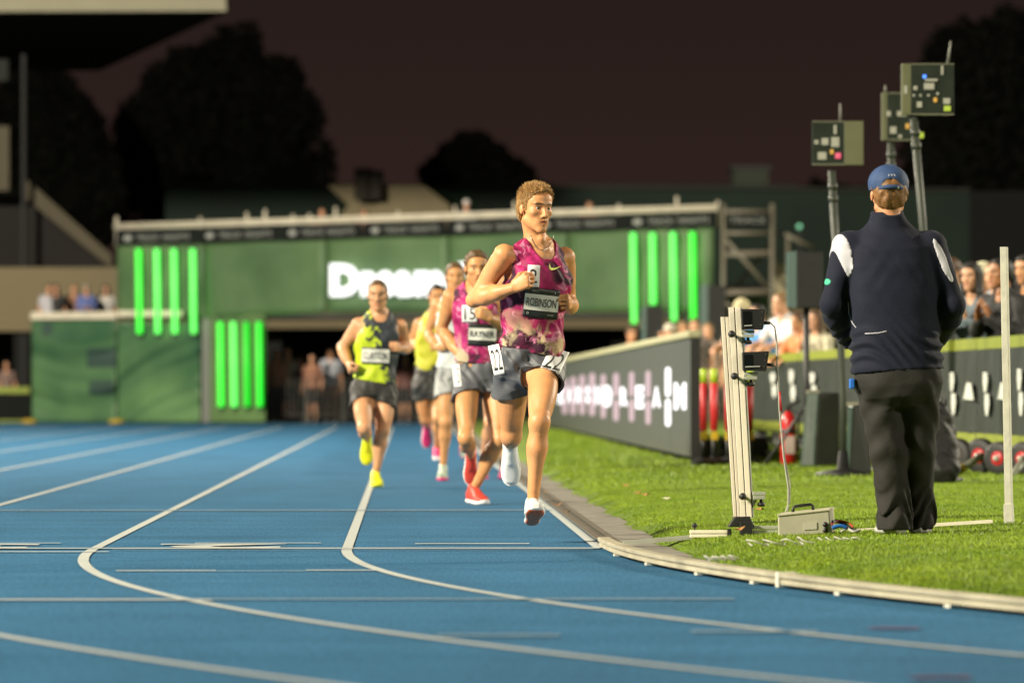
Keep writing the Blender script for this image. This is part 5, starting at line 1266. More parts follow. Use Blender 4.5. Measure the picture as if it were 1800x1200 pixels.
# foot: hub, wedge and rails
def pbox(name, x0, y0, x1, y1, Y, d, m_, par=None, bev=.003, org=None):
    b = MB(org or SO); p0 = at(x0, y1, Y); p1 = at(x1, y0, Y); b.box((p0.x, Y, p0.z), (p1.x, Y + d, p1.z)); return b.build(name, m_, par or sp, bevel=bev)
b = MB(SO); b.prism([at(1280, 926, YS-.03), at(1327, 925, YS-.03), at(1318, 907, YS-.03), at(1292, 908, YS-.03)], (0, .10, 0)); b.build('wedge_foot', M_KNOB, sp, bevel=.003)
pbox('hub_block', 1301, 917, 1323, 941, YS - .05, .05, M_CASE); pbox('hub_block', 1279, 929, 1286, 942, YS - .03, .04, M_CASE)
for k, (y0, y1) in enumerate(((931.5, 937.5), (938.5, 944.5))): pbox('foot_rail', 1213, y0, 1279, y1, YS - .02, .05, M_ALU)
pbox('foot_rail', 1214, 937.6, 1278, 938.4, YS - .01, .03, M_SLOT)
for k, (y0, y1) in enumerate(((924, 930), (931.5, 938))): pbox('foot_rail', 1324, y0, 1368, y1, YS - .02, .05, M_GREYAL)
b = MB(SO); b.tube([at(1221, 932, YS), at(1221, 924, YS)], .005, 6); b.build('stem', M_KNOB, sp); ball(1221, 923, .0135, 0.0)
for x, y0 in ((1222, 944), (1311, 940), (1360, 938)):
    b = MB(SO); p = at(x, y0, YS); b.tube([p, (p.x, p.y, p.z - .03)], .004, 6); b.build('levelling_foot', M_KNOB, sp)
for x0, y0, lst in ((1353, 566, ((1362, 575), (1365, 600), (1366, 640), (1370, 720), (1377, 800), (1386, 860), (1385, 900))), (1356, 641, ((1362, 643), (1369, 665), (1372, 740), (1380, 810), (1389, 850), (1388, 880), (1380, 902)))):
    P = [at(x0, y0, YS)] + [at(x, y, YS - .02*i/6) for i, (x, y) in enumerate(lst)]
    Q = []
    for i in range(len(P)-1):
        for k in range(4): Q.append(P[i].lerp(P[i+1], k/4))
    Q.append(P[-1]); b = MB(SO); b.tube(Q, .0042, 6); cb = b.build('signal_cable', mat('grey_cable', (.38, .37, .33), .6), sp, True)
b = MB(SO); b.tube([at(1370.5, 688, YS-.012), at(1373.5, 722, YS-.014)], .0052, 6); b.build('red_sleeve', mat('red_tape', (.40, .02, .02), .5), sp, True)
# alignment strip on the ground
al = empty('ground_strip', at(1150, 958, YS)); tag(al, 'thin pale strip on the ground running from the kerb across the turf', 'ground strip')
for x0, y0, x1, y1, w, m_ in ((1096, 958, 1219, 947.5, .020, M_GREYAL), (1222, 951, 1365, 941, .006, M_GREYAL), (1400, 939.5, 1560, 931, .012, M_ALU), (1640, 925, 1745, 918.5, .014, M_ALU)):
    b = MB(al.location); p0 = at(x0, y0, YS + .08); p1 = at(x1, y1, YS + .08); d = Vector((0, 0, w)); b.prism([p0, p1, p1 + d, p0 + d], (0, .09, 0)); b.build('strip_length', m_, al)
# control box
YB = 29.6
M_BEI = mat('beige_metal_case', (.50, .48, .37), .5, .06, 10, bump=.06, bscale=30)
cb = empty('control_box', at(1412, 941, YB)); tag(cb, 'beige metal control box with black carry handle on the grass', 'control box'); CO = cb.location
b = MB(CO); F0 = [at(1368, 943.5, YB), at(1461, 937, YB), at(1458, 896, YB), at(1367, 906, YB)]; b.prism(F0, (.03, .14, .006)); b.build('case', M_BEI, cb, bevel=.006)
b = MB(CO); F1 = [at(1366.5, 907.5, YB-.004), at(1459.5, 897.5, YB-.004), at(1459, 893.6, YB-.004), at(1366, 903.6, YB-.004)]; b.prism(F1, (.032, .15, .006)); b.build('lid', mat('beige_lid', (.54, .51, .38), .45, .05, 10), cb, bevel=.003)
b = MB(CO); b.tube([at(1394, 903, YB+.06), at(1394, 894, YB+.06), at(1397, 889.5, YB+.06), at(1425, 886, YB+.06), at(1428.5, 888.5, YB+.06), at(1429.5, 897, YB+.06)], .0075, 8); b.build('handle', M_KNOB, cb, True)
b = MB(CO); b.prism([at(1413, 931, YB-.003), at(1436, 929.5, YB-.003), at(1436, 917.5, YB-.003), at(1413, 919, YB-.003)], (0, .002, 0)); b.build('label_plate', mat('label_plate', (.56, .54, .44), .4), cb)
for y in (921.5, 931.5):
    b = MB(CO); b.lathe([(.010, -.008), (.012, 0), (.013, .006)], Matrix.Translation(at(1450.5, y, YB-.004)) @ Matrix.Rotation(math.pi/2, 4, 'X'), 12); b.build('connector', M_KNOB, cb, True)
# cable tangle beside it and coils on the kerb edge
def loose(name, label, pts, r, m_, z=None):
    P = [Vector(p) for p in pts]; Q = []
    for i in range(len(P) - 1):
        a, b0, c, d = P[max(i-1, 0)], P[i], P[i+1], P[min(i+2, len(P)-1)]
        for k in range(5):
            t = k/5; Q.append(.5*((2*b0) + (c-a)*t + (2*a-5*b0+4*c-d)*t*t + (3*b0-a-3*c+d)*t**3))
    Q.append(P[-1]); b = MB(P[0]); b.tube(Q, r, 6); o = b.build(name, m_, None, True); return tag(o, label, 'cable', 'cables on the grass')
M_CBLU = mat('blue_cable', (.02, .12, .42), .4); M_CRED = mat('red_cable', (.40, .03, .02), .5); M_CGR = mat('pale_cable', (.42, .41, .36), .6); M_CBK = mat('black_cable', (.015, .015, .015), .5)
loose('cable', 'thick blue cable plug lying right of the beige control box', [at(1463, 928, YB), at(1470, 925, YB), at(1480, 924, YB), at(1488, 927, YB)], .011, M_CBLU)
loose('cable', 'thin red cable arching right of the beige control box', [at(1462, 921, YB), at(1474, 915, YB+.05), at(1490, 918, YB+.05), at(1500, 926, YB)], .0045, M_CRED)
loose('cable', 'black cable bundle leaving the beige control box', [at(1461, 917, YB+.04), at(1470, 916, YB+.08), at(1482, 919, YB+.08), at(1496, 929, YB+.02), at(1508, 933, YB)], .009, M_CBK)
loose('cable', 'pale cable trailing to the official beside the control box', [at(1478, 934, YB), at(1490, 929, YB), at(1500, 934, YB-.03), at(1512, 931, YB-.02)], .006, M_CGR)
def coil(label, px, py, n, rad, dx, seed):
    Y = ground_Y(py, .07); p = at(px, py, Y); r = random.Random(seed); pts = []
    for i in range(n*6):
        a = i*math.pi/3; t = i/6; pts.append(p + Vector((t*dx + rad*math.cos(a)*r.uniform(.7, 1.1), rad*1.4*math.sin(a), .006 + rad*.55*(1 - math.cos(a))*r.uniform(.6, 1) + .006*t/n)))
    loose('coiled_cable', label, pts, .0034, M_CGR)
coil('pale coiled cable lying where turf meets the bend kerb', 1240, 988, 4, .020, .032, 1)
coil('pale loops of cable on the grass below the control box', 1310, 961, 4, .030, .075, 2)
coil('pale loops of cable on the grass below the official', 1436, 955, 5, .020, .040, 3)
# white stake
st_ = empty('white_stake', at(1772, 921, 31.4)); tag(st_, 'tall white wooden stake standing in the turf at right', 'stake')
M_WOOD = mat('white_painted_wood', (.64, .62, .53), .65, .12, 14, bump=.2, bscale=40)
b = MB(st_.location); b.prism([at(1766.5, 920, 31.4), at(1778.5, 920, 31.4), at(1769, 434, 31.4), at(1757.5, 434, 31.4)], (.012, .030, 0)); b.build('stake', M_WOOD, st_, bevel=.002)
b = MB(st_.location); b.prism([at(1764.5, 921, 31.39), at(1781, 921, 31.39), at(1779, 884, 31.39), at(1764, 886, 31.39)], (.012, .05, 0)); b.build('foot_block', M_WOOD, st_, bevel=.002)
# ---------------------------------------------------------------- antenna boxes on poles
M_PANEL = mat('smoked_panel', (.020, .026, .020), .25, .2, 6); M_OLIVE = mat('olive_side_panel', (.10, .105, .055), .45, .1, 4); M_POLE = mat('green_grey_pole', (.030, .036, .026), .5, .15, 6)
M_PCB = mat('pale_chip', (.30, .30, .25), .5); M_AMB = emit('amber_light', (1.0, .50, .03), .75); M_BLUL = emit('blue_light', (.05, .25, 1.0), 2.0); M_LIML = emit('lime_tag', (.75, .95, .02), .6); M_PINKL = emit('pink_light', (1.0, .08, .18), .9)
def antenna(label, Y, side, front, pole, ant, chips, lights, baseh):
    x0, x1, y0, y1 = front; e = empty('antenna_unit', (at(pole[-1][0], 690, Y).x, Y, GZ)); tag(e, label, 'antenna box', 'antenna boxes on poles'); O_ = e.location
    b = MB(O_); p0 = at(x0, y1, Y); p1 = at(x1, y0, Y); b.box((p0.x, Y, p0.z), (p1.x, Y + .10, p1.z)); bx_ = b.build('housing', M_PANEL, e, bevel=.004)
    b = MB(O_); q0 = at(side[0], y1, Y); q1 = at(side[1], y0, Y); b.box((q0.x + .002, Y - .004, q0.z), (q1.x - .002, Y + .10, q1.z)); b.build('side_panel', M_OLIVE, e, bevel=.004)
    for yy_ in (y0, y1 - 2):
        b = MB(O_); a = at(x0, yy_ + 2, Y); c = at(x1, yy_, Y); b.box((a.x, Y - .006, a.z), (c.x, Y - .001, c.z)); b.build('frame_edge', mat('dull_edge', (.13, .13, .09), .5), e)
    P = [at(x, y, Y + .05) for x, y in pole]; P.append(Vector((P[-1].x, Y + .05, GZ))); b = MB(O_); b.tube(P, .030, 10); b.build('pole', M_POLE, e, True)
    for zt in (.35, .62):
        k = P[0].lerp(P[1], zt*.4); b = MB(O_); b.tube([k + Vector((0, 0, -.025)), k + Vector((0, 0, .025))], .038, 10); b.build('pole_collar', M_POLE, e, True)
    b = MB(O_); b.tube([at(*ant[0], Y + .05), at(*ant[1], Y + .05)], [.012, .006], 8); b.build('whip_antenna', mat('grey_antenna', (.14, .14, .12), .5), e, True)
    for cx_, cy_, w, h_ in chips:
        b = MB(O_); a = at(cx_ - w/2, cy_ + h_/2, Y); c = at(cx_ + w/2, cy_ - h_/2, Y); b.box((a.x, Y - .010, a.z), (c.x, Y - .002, c.z)); b.build('component', M_PCB, bx_)
    for cx_, cy_, w, h_, m_ in lights:
        b = MB(O_); a = at(cx_ - w/2, cy_ + h_/2, Y); c = at(cx_ + w/2, cy_ - h_/2, Y); b.box((a.x, Y - .014, a.z), (c.x, Y - .003, c.z)); b.build('indicator_light', m_, bx_, bevel=.004)
    b = MB(O_); z = P[-1]; b.lathe([(.22, GZ), (.22, GZ + .03), (.05, GZ + .06), (.035, GZ + .2)], Matrix.Translation((z.x, z.y, 0)), 16); b.build('base', M_CASE, e, True)
antenna('square antenna box on a pole, lowest of the three above the official', 49, (1484, 1518), (1428, 1484, 213, 290), [(1462, 300), (1473, 500), (1482, 690)], ((1477, 213), (1477, 182)), [(1468, 228, 5, 16), (1450, 249, 12, 12), (1468, 250, 14, 17), (1445, 274, 15, 13), (1435, 250, 7, 7)], [(1462, 267, 6, 8, M_AMB), (1473, 274, 10, 10, M_PINKL)], 0)
antenna('middle antenna box, half hidden behind the highest one', 52, (1550, 1560), (1560, 1606, 163, 247), [(1566, 248), (1568, 420), (1570, 640)], ((1556, 163), (1556, 150)), [(1585, 200, 16, 9), (1570, 229, 11, 12), (1562, 200, 7, 9), (1582, 240, 6, 6)], [(1595, 222, 6, 9, M_AMB), (1619, 238, 9, 10, M_LIML)], 0)
antenna('highest antenna box with long whip antenna and blue light', 46, (1585, 1602), (1602, 1677, 112, 202), [(1606, 203), (1624, 420), (1640, 640)], ((1666, 112), (1671, 72)), [(1633, 152, 18, 11), (1637, 141, 22, 4), (1656, 124, 4, 16), (1609, 155, 7, 7), (1616, 184, 9, 10), (1592, 158, 6, 14), (1664, 178, 12, 10), (1606, 168, 4, 4), (1618, 168, 4, 4), (1632, 168, 4, 4), (1648, 165, 4, 5)], [(1625, 135, 6, 6, M_BLUL), (1644, 176, 6, 8, M_AMB), (1665, 191, 12, 9, M_LIML)], 0)
# padded bases, speaker, extinguisher, posts, cases, bag, wheels
M_PAD = mat('dark_green_vinyl', (.018, .040, .026), .4, .2, 6, bump=.2, bscale=8); M_PADB = mat('black_vinyl', (.016, .018, .015), .45, .2, 6)
def padded(label, pts, split, Y, d):
    e = empty('padded_weight', at((pts[0][0]+pts[1][0])/2, pts[0][1], Y)); tag(e, label, 'padded weight', 'padded weights on the turf'); e.location.z = GZ
    (xb0, yb), (xb1, _), (xt1, yt_), (xt0, _2) = pts; sb = lerp(xb0, xb1, split); st2 = lerp(xt0, xt1, split)
    b = MB(e.location); b.prism([at(xb0, yb, Y), at(sb, yb, Y-.06), at(st2, yt_, Y-.06), at(xt0, yt_, Y)], (.02, d, 0)); b.build('side_cover', M_PAD, e, bevel=.015)
    b = MB(e.location); b.prism([at(sb+.2, yb, Y-.058), at(xb1, yb, Y), at(xt1, yt_, Y), at(st2+.2, yt_, Y-.058)], (.02, d, 0)); b.build('front_cover', M_PADB, e, bevel=.015)
    b = MB(e.location); p = at((st2+xt0)/2, yt_, Y); b.box((p.x - .05, Y+.02, p.z - .01), (p.x + .06, Y + .12, p.z + .025)); b.build('top_flap', mat('grey_flap', (.2, .19, .14), .7), e)
padded('tall padded dark green weight right of the fire extinguisher', [(1406, 820), (1475, 820), (1476, 690), (1418, 680)], .38, 55.2, .3)
padded('padded dark green weight half hidden behind the official', [(1484, 836), (1532, 836), (1528, 712), (1492, 712)], .2, 49.3, .3)
def speaker(label, x0, x1, y0, y1, Y, pole_to, teal=.25):
    e = empty('loudspeaker', (at((x0+x1)/2, 690, Y).x, Y, GZ)); tag(e, label, 'loudspeaker', 'loudspeakers on poles'); O_ = e.location
    xs_ = lerp(x0, x1, teal)
    b = MB(O_); b.prism([at(xs_, y1, Y), at(x1, y1+1, Y+.05), at(x1, y0+2, Y+.05), at(xs_, y0, Y)], (0, .3, 0)); b.build('cabinet', M_CASE, e, bevel=.01)
    b = MB(O_); b.prism([at(x0, y1-1, Y+.06), at(xs_-.3, y1, Y+.003), at(xs_-.3, y0, Y+.003), at(x0, y0+2, Y+.06)], (0, .25, 0)); b.build('side', mat('dark_teal', (.030, .065, .052), .5), e)
    b = MB(O_); p = at((x0+x1)/2 + 2, y1, Y+.15); b.tube([p, (p.x, p.y, GZ)], .028, 8); b.build('pole', M_CASE, e, True)
    for k in range(3):
        a = k*2.094 + .4; b = MB(O_); b.tube([(p.x, p.y, GZ + .55), (p.x + .45*math.cos(a), p.y + .45*math.sin(a), GZ)], .016, 6); b.build('leg', M_CASE, e, True)
speaker('black loudspeaker on a pole left of the official', 1385, 1446, 441, 541, 56, 690)
speaker('black loudspeaker on a stand below the short neon tube', 1128, 1166, 538, 602, 112, 690, .2)
speaker('black loudspeaker on a stand under the right neon tubes, beside the scaffold', 1231, 1276, 500, 604, 108, 690, .3)
# fire extinguisher
e = empty('fire_extinguisher', at(1386, 816, 57)); e.location.z = GZ; tag(e, 'red fire extinguisher standing on the turf', 'fire extinguisher'); c = Vector((e.location.x, 57, 0))
M_RED = mat('red_enamel', (.50, .012, .015), .3, coat=.3)
b = MB(e.location); b.lathe([(.06, GZ), (.073, GZ+.02), (.073, GZ+.38), (.065, GZ+.43), (.035, GZ+.47), (.02, GZ+.49)], Matrix.Translation(c), 20); b.build('cylinder', M_RED, e, True)
b = MB(e.location); b.lathe([(.0745, GZ+.285), (.0745, GZ+.325)], Matrix.Translation(c), 20); b.build('black_band', M_KNOB, e, True)
b = MB(e.location); b.box((c.x - .04, 57 - .078, GZ+.10), (c.x + .05, 57 - .06, GZ+.26)); b.build('label_plate', mat('white_label', (.45, .35, .32), .6), e)
b = MB(e.location); b.box((c.x-.02, 56.97, GZ+.49), (c.x+.03, 57.03, GZ+.53)); b.prism([(c.x-.02, 56.99, GZ+.53), (c.x+.11, 56.99, GZ+.60), (c.x+.11, 56.99, GZ+.57), (c.x-.02, 56.99, GZ+.50)], (0, .02, 0)); b.build('valve_handle', M_KNOB, e)
b = MB(e.location); b.tube([(c.x+.02, 56.96, GZ+.51), (c.x+.09, 56.94, GZ+.45), (c.x+.085, 56.94, GZ+.25), (c.x+.08, 56.94, GZ+.12)], .013, 8); b.build('hose', M_KNOB, e, True)
# red and lime padded posts
M_LIMEP = mat('lime_sleeve', (.35, .48, .02), .5); M_REDP2 = mat('red_sleeve', (.50, .02, .025), .5)
for i, (x, w, lab) in enumerate(((1237, 12, 'leftmost red post with lime tip beside the LED board end'), (1255, 13, 'second red post with lime tip from the LED board end'), (1280, 12, 'red post with lime tip just left of the sensor post'), (1318, 11, 'red post standing right of the sensor post'))):
    Y = 57.0 + .25*i; e = empty('marker_post', at(x, 812, Y)); e.location.z = GZ; tag(e, lab, 'post', 'red and lime posts by the LED board'); cx_ = e.location.x; r_ = w/2*Y/FPX
    z = lambda py: at(x, py, Y).z
    b = MB(e.location); b.tube([(cx_, Y, z(756)), (cx_, Y, z(673))], r_, 12); b.build('red_sleeve', M_REDP2, e, True)
    b = MB(e.location); b.tube([(cx_, Y, z(672.8)), (cx_, Y, z(648))], r_, 12); b.build('lime_tip', M_LIMEP, e, True)
    b = MB(e.location); b.tube([(cx_, Y, GZ), (cx_, Y, z(756.2))], r_*.7, 10); b.build('pole', M_CASE, e, True)
    b = MB(e.location); b.lathe([(.12, GZ), (.12, GZ+.03), (.03, GZ+.07)], Matrix.Translation((cx_, Y, 0)), 14); b.build('base', M_CASE, e)
    b = MB(e.location); b.box((cx_-.03, Y-.05, z(773)), (cx_+.035, Y-.02, z(758))); b.build('yellow_clip', mat('yellow_plastic', (.55, .36, .02), .5), e)
for lab, x0, x1, y0, y1, Y in (('black equipment case behind the end of the LED board', 1226, 1262, 770, 814, 60.5), ('black equipment case behind the sensor post', 1268, 1352, 768, 808, 62.5)):
    e = empty('equipment_case', at((x0+x1)/2, y1, Y)); e.location.z = GZ; tag(e, lab, 'case', 'black equipment cases'); p0 = at(x0, y1, Y); p1 = at(x1, y0, Y)
    b = MB(e.location); b.box((p0.x, Y, GZ+.03), (p1.x, Y+.4, p1.z)); b.build('body', M_CASE, e, bevel=.01)
    for q in (p0.x, p1.x):
        for zz in (GZ + .05, p1.z - .02):
            b = MB(e.location); b.box((q - .03, Y-.012, zz - .03), (q + .03, Y-.002, zz + .03)); b.build('corner_cap', mat('steel_cap', (.25, .25, .24), .4, metal=.6), e)
    for q in (p0.x+.05, p1.x-.05):
        b = MB(e.location); b.lathe([(.03, -.02), (.03, .02)], Matrix.Translation((q, Y+.1, GZ+.03)) @ Matrix.Rotation(math.pi/2, 4, 'Y'), 12); b.build('castor', M_KNOB, e)
# backpack
YP = 45.2
P_ = [Ell('b', np.array(at(1652, 800, YP)) + [0, .1, 0], np.eye(3), (.16, .13, .25), .05), Ell('b', np.array(at(1656, 822, YP)) + [0, .02, 0], np.eye(3), (.13, .10, .14), .04), Ell('b', np.array(at(1648, 745, YP)) + [0, .1, 0], np.eye(3), (.12, .10, .16), .05)]
lo = np.min([p.box()[0] for p in P_], 0) - .03; hi = np.max([p.box()[1] for p in P_], 0) + .03; F_ = Fld(lo, hi, .012)
for p in P_: p.put(F_)
wob(F_, .006, [(40, (1, .2, .5), 1), (70, (.3, .4, 1), .6)], 4); cut(F_, (0, 0, GZ + .005), (0, 0, 1))
e = empty('backpack', (at(1652, 690, YP).x, YP, GZ)); tag(e, 'black backpack standing on the turf behind the official', 'backpack')
q, f_ = F_.mesh(); arr_obj('bag_body', q - np.array(e.location), f_, mat('black_nylon', (.005, .005, .005), .6, .2, 20, bump=.4, bscale=30), e)
b = MB(e.location); b.tube([at(1652, 712, YP+.1), at(1655, 700, YP+.1), at(1663, 702, YP+.1), at(1664, 735, YP+.05), at(1660, 760, YP)], .012, 6); b.build('strap', M_KNOB, e, True)
# wheels of the hurdle trolleys
def trolley(label, x, y, Y, r, tx, ty, cap):
    e = empty('trolley_wheels', (at(x, 690, Y).x, Y, GZ)); tag(e, label, 'trolley', 'trolleys by the crowd fence'); O_ = e.location
    ax = Matrix.Rotation(math.radians(62), 4, 'Z') @ Matrix.Rotation(math.pi/2, 4, 'X')
    for k, off in enumerate((0, .24)):
        cc = Vector((O_.x - off*.75, Y + off*.5, GZ + r)); M = Matrix.Translation(cc) @ Matrix.Rotation(math.radians(-38), 4, 'Z') @ Matrix.Rotation(math.pi/2, 4, 'X')
        b = MB(O_); b.lathe([(r*.40, -.035), (r*.85, -.045), (r*.98, -.028), (r, 0), (r*.98, .028), (r*.85, .045), (r*.40, .035)], M, 24); w = b.build('tyre', mat('black_rubber', (.016, .016, .016), .6, .2, 30), e, True)
        b = MB(O_); b.lathe([(r*.20, -.048), (r*.40, -.044), (r*.44, -.036), (r*.44, .036), (r*.40, .044), (r*.20, .048)], M, 18); b.build('rim', mat('red_rim', (.45, .02, .025), .4), w, True)
        b = MB(O_); b.lathe([(r*.16, -.07), (r*.16, .07)], M, 12); b.build('hub', M_GREYAL, w, True)
    p = Vector((O_.x, Y - .06, GZ + r)); q2 = at(tx, ty, Y - .35); b = MB(O_); b.tube([p, q2], .030, 10); b.build('axle_tube', mat('grey_tube', (.16, .17, .13), .45), e, True)
    if cap: b = MB(O_); b.tube([q2, q2 + (q2 - p).normalized()*.06], .036, 10); b.build('yellow_cap', mat('yellow_cap', (.60, .40, .01), .5), e, True)
    b = MB(O_); b.tube([(O_.x + .02, Y - .05, GZ + r), (O_.x + .25, Y - .05, GZ + r*.8), (O_.x + .3, Y - .1, GZ)], .018, 8); b.build('frame_tube', M_GREYAL, e, True)
trolley('pair of black trolley wheels with red hubs and yellow-capped tube', 1724, 800, 50.6, .145, 1693, 822, True)
trolley('second set of trolley wheels at the right edge behind the white stake', 1800, 800, 49.5, .135, 1778, 838, False)
# little things: sandbags, leaves
for i, (x, lab) in enumerate(((52, 'yellow weight bag at the left foot of the green tarpaulin'), (205, 'yellow weight bag below the seam of the green tarpaulin'))):
    p = at(x, 746, 151.5); b = MB((p.x, 151.5, 0)); b.lathe([(.10, 0), (.19, .02), (.20, .07), (.12, .11), (.03, .12)], Matrix.Translation((p.x, 151.5, .003)), 12); tag(b.build('weight_bag', mat('yellow_bag', (.40, .28, .02), .7), None, True), lab, 'weight bag', 'yellow weight bags')
M_LEAFD = mat('dry_leaf', (.42, .20, .07), .7, .3, 30)
for i, (px, py, z, lab) in enumerate(((1099, 860, .06, 'dry leaf on the turf edge above the drain strip'), (1121, 874, .07, 'curled dry leaf second from the turf edge'), (1135, 877, .07, 'dry leaf beside the pale scraps on the turf'), (1171, 884, .08, 'pale crumpled scrap of paper on the turf'), (1336, 904, .1, 'orange leaf on the turf right of the sensor post'), (981, 890, .004, 'leaf on the edge line below the leading runner'), (995, 903, .004, 'leaf on the edge line nearer the kerb end'), (960, 866, .012, 'dry leaf on the drain strip behind the leading runner'), (1300, 941, .1, 'orange leaf under the sensor post hub'))):
    Y = ground_Y(py, z); p = at(px, py, Y); r = random.Random(i); V = []; s_ = .03
    for k in range(8):
        a = k*math.pi/4; rr_ = s_*(1 if k % 4 == 0 else .55)*r.uniform(.8, 1.2); V.append((rr_*math.cos(a), rr_*math.sin(a), .004 + .022*abs(math.cos(a))*r.random()))
    V.append((0, 0, .016 if z > .02 else .008)); o = mesh_obj('leaf' if 'paper' not in lab else 'paper_scrap', V, [[k, (k+1) % 8, 8] for k in range(8)], M_LEAFD if 'p' not in lab[:1] else mat('pale_scrap', (.6, .55, .42), .7), None, (p.x, p.y, z + (.02 if z > .05 else .004))); tag(o, lab, 'leaf' if 'paper' not in lab else 'paper', 'litter on the turf and strip')
# ---------------------------------------------------------------- official seen from behind
YO = 29.3
def Wo(p, root): v = at(p[0], p[1], YO + p[2]); return np.array(v) - root
ro = np.array((at(1590, 690, YO).x, YO, .09))
JO = dict(hL=(1546,668,0), hR=(1611,666,.0), neck=(1561,404,.02), sL=(1492,437,.02), sR=(1636,436,.02), eL=(1463,535,-.02), wL=(1492,598,.20), eR=(1675,538,-.02), wR=(1644,598,.20),
          kL=(1560,790,.01), aL=(1575,905,.01), kR=(1611,788,.07), aR=(1613,893,.16))
JOl = {k: Wo(v, ro) for k, v in JO.items()}
OFF_TAB = [(-.15,.09,.09,0),(-.08,.16,.125,-.01),(.02,.185,.135,-.008),(.12,.185,.135,.0),(.22,.182,.14,.008),(.36,.178,.142,.01),(.50,.180,.140,.006),(.64,.186,.138,.0),(.76,.186,.130,-.006),(.86,.172,.112,-.012),(.94,.125,.09,-.014),(1.0,.078,.072,-.012),(1.06,.06,.062,-.008)]
HO = Human(JOl, fwd=(0, 1, 0), tab=OFF_TAB, arm=1.15, leg=1.1)
HO.head(Wo((1562, 343, .03), ro), (-.05, 1, -.08), (0, 0, 1), 1.03)
for T, k, th, dv in (('handR', 'wR', (-.3, .5, .8), (-.8, .5, -.15)), ('handL', 'wL', (.3, .5, .8), (.8, .5, -.15))):
    HO.P += hand_prims(T, JOl[k], dv, (0, -1, 0), th, (.5, .6, .4))
skinO = skin_mat('skin_official', (.55, .27, .14)); po, _ = body_obj(HO, .007, skinO, ro)
tag(po, 'official seen from behind in navy jacket, dark trousers and blue cap', 'person')
M_NAVY = mat('navy_fleece', (.0075, .0095, .0225), .8, .12, 8, spec=.22, sheen=.04, bump=.12, bscale=90); M_PWHITE = mat('white_panel_cloth', (.55, .54, .60), .7, .05, 20)
h = .0065
FJ = HO.field(('torso', 'trap', 'hip', 'arm'), h, .016)
Loft('x', HO.mid, HO.up, HO.latH, HO.latS, [(t*HO.L, a, b, 0) for t, a, b in ((-.02,.198,.158),(.06,.208,.166),(.14,.205,.165),(.28,.200,.162),(.45,.196,.156),(.60,.19,.15),(.7,.17,.13))], .03).put(FJ)
sl, x, y, z = FJ.full()
# horizontal drag folds round the waist and slanted ones from the armpits
zz = z - ro[2]*0; zc = HO.q(.22, 0, 0)[2]; ph = (z - zc)
env = np.exp(-((z - HO.q(.20, 0, 0)[2])/.085)**2)
FJ.a += (.0070*env*np.sin(105*(z + .10*np.sin(x*9) + .10*x) + 2*np.sin(x*13 + 1))).astype(np.float32)
env2 = np.exp(-((z - HO.q(.72, 0, 0)[2])/.11)**2)
FJ.a += (.0010*env2*np.sin(70*(np.abs(x - HO.mid[0])*.8 + z*.7) + 1.2*np.sin(x*25))).astype(np.float32)
for S, E_, W_ in (('sL', 'eL', 'wL'), ('sR', 'eR', 'wR')):
    for t in (.55, .75, .95):
        c = BZ(JOl[S], JOl[E_], t); d2 = (x-c[0])**2 + (y-c[1])**2 + (z-c[2])**2
        FJ.a -= (.006*np.exp(-d2/.0012)).astype(np.float32)
wob(FJ, .0009, [(50, (.4, .3, 1), 1), (80, (1, .4, .5), .6)], 2)
cut(FJ, HO.q(.055, 0, 0), HO.up)
for w_, e_ in (('wR', 'eR'), ('wL', 'eL')):
    d = nrm(JOl[w_] - JOl[e_]); c = JOl[w_]; sl2, x2, y2, z2 = FJ.full()
    near = ((x2-c[0])**2 + (y2-c[1])**2 + (z2-c[2])**2) < .12**2
    dd = ((x2-c[0])*d[0] + (y2-c[1])*d[1] + (z2-c[2])*d[2]).astype(np.float32)
    FJ.a = np.where(near & (dd > 0) & (np.abs(x2 - HO.mid[0]) > .02) & (y2 > .14), np.maximum(FJ.a, dd), FJ.a)
# collar
Cone('x', HO.q(.99, 0, -.006), HO.q(1.12, 0, .006), .092, .076, .005).put(FJ)
cut(FJ, HO.q(1.128, 0, 0), -(HO.up - HO.fS*.12)); carve(FJ, Cone('x', HO.q(1.08, 0, .0), HO.q(1.25, 0, .01), .061, .061))
jk = fld_obj('jacket', FJ, M_NAVY, po)
def cloth_patch(name, base, prims, m, parent, lift=.003):
    """patch of cloth lying on field `base` inside the union of prims"""
    lo = np.min([p.box()[0] for p in prims], 0) - .01; hi = np.max([p.box()[1] for p in prims], 0) + .01
    i0 = np.clip(((lo - base.lo)/base.h).astype(int), 0, base.n); i1 = np.clip(((hi - base.lo)/base.h).astype(int) + 2, 0, base.n)
    F = Fld(base.lo + i0*base.h, base.lo + (i1-1)*base.h - base.h*.5, base.h); F.a = base.a[i0[0]:i1[0], i0[1]:i1[1], i0[2]:i1[2]].copy() - lift; F.lo = base.lo + i0*base.h; F.n = np.array(F.a.shape)
    sl, x, y, z = F.full(); d = None
    for p in prims: q = p.dist(x, y, z); d = q if d is None else np.minimum(d, q)
    F.a = np.maximum(F.a, d.astype(np.float32)); return fld_obj(name, F, m, parent)
wl = Wo((1478, 448, -.02), ro); cloth_patch('shoulder_panel', FJ, [Ell('x', wl, np.array([nrm((1, .5, .15)), nrm((-.5, 1, 0)), nrm((-.1, 0, 1))]), (.030, .11, .125), .01)], M_PWHITE, jk)
wr = Wo((1660, 452, -.02), ro); cloth_patch('shoulder_panel', FJ, [Ell('x', wr, np.array([nrm((1, -.5, .45)), nrm((.5, 1, 0)), nrm((-.45, 0, 1))]), (.016, .09, .125), .01)], M_PWHITE, jk)
cloth_patch('sleeve_logo', FJ, [Ell('x', Wo((1453, 495, -.05), ro), np.eye(3), (.020, .06, .018), .01)], mat('teal_logo', (.05, .40, .25), .6), jk)
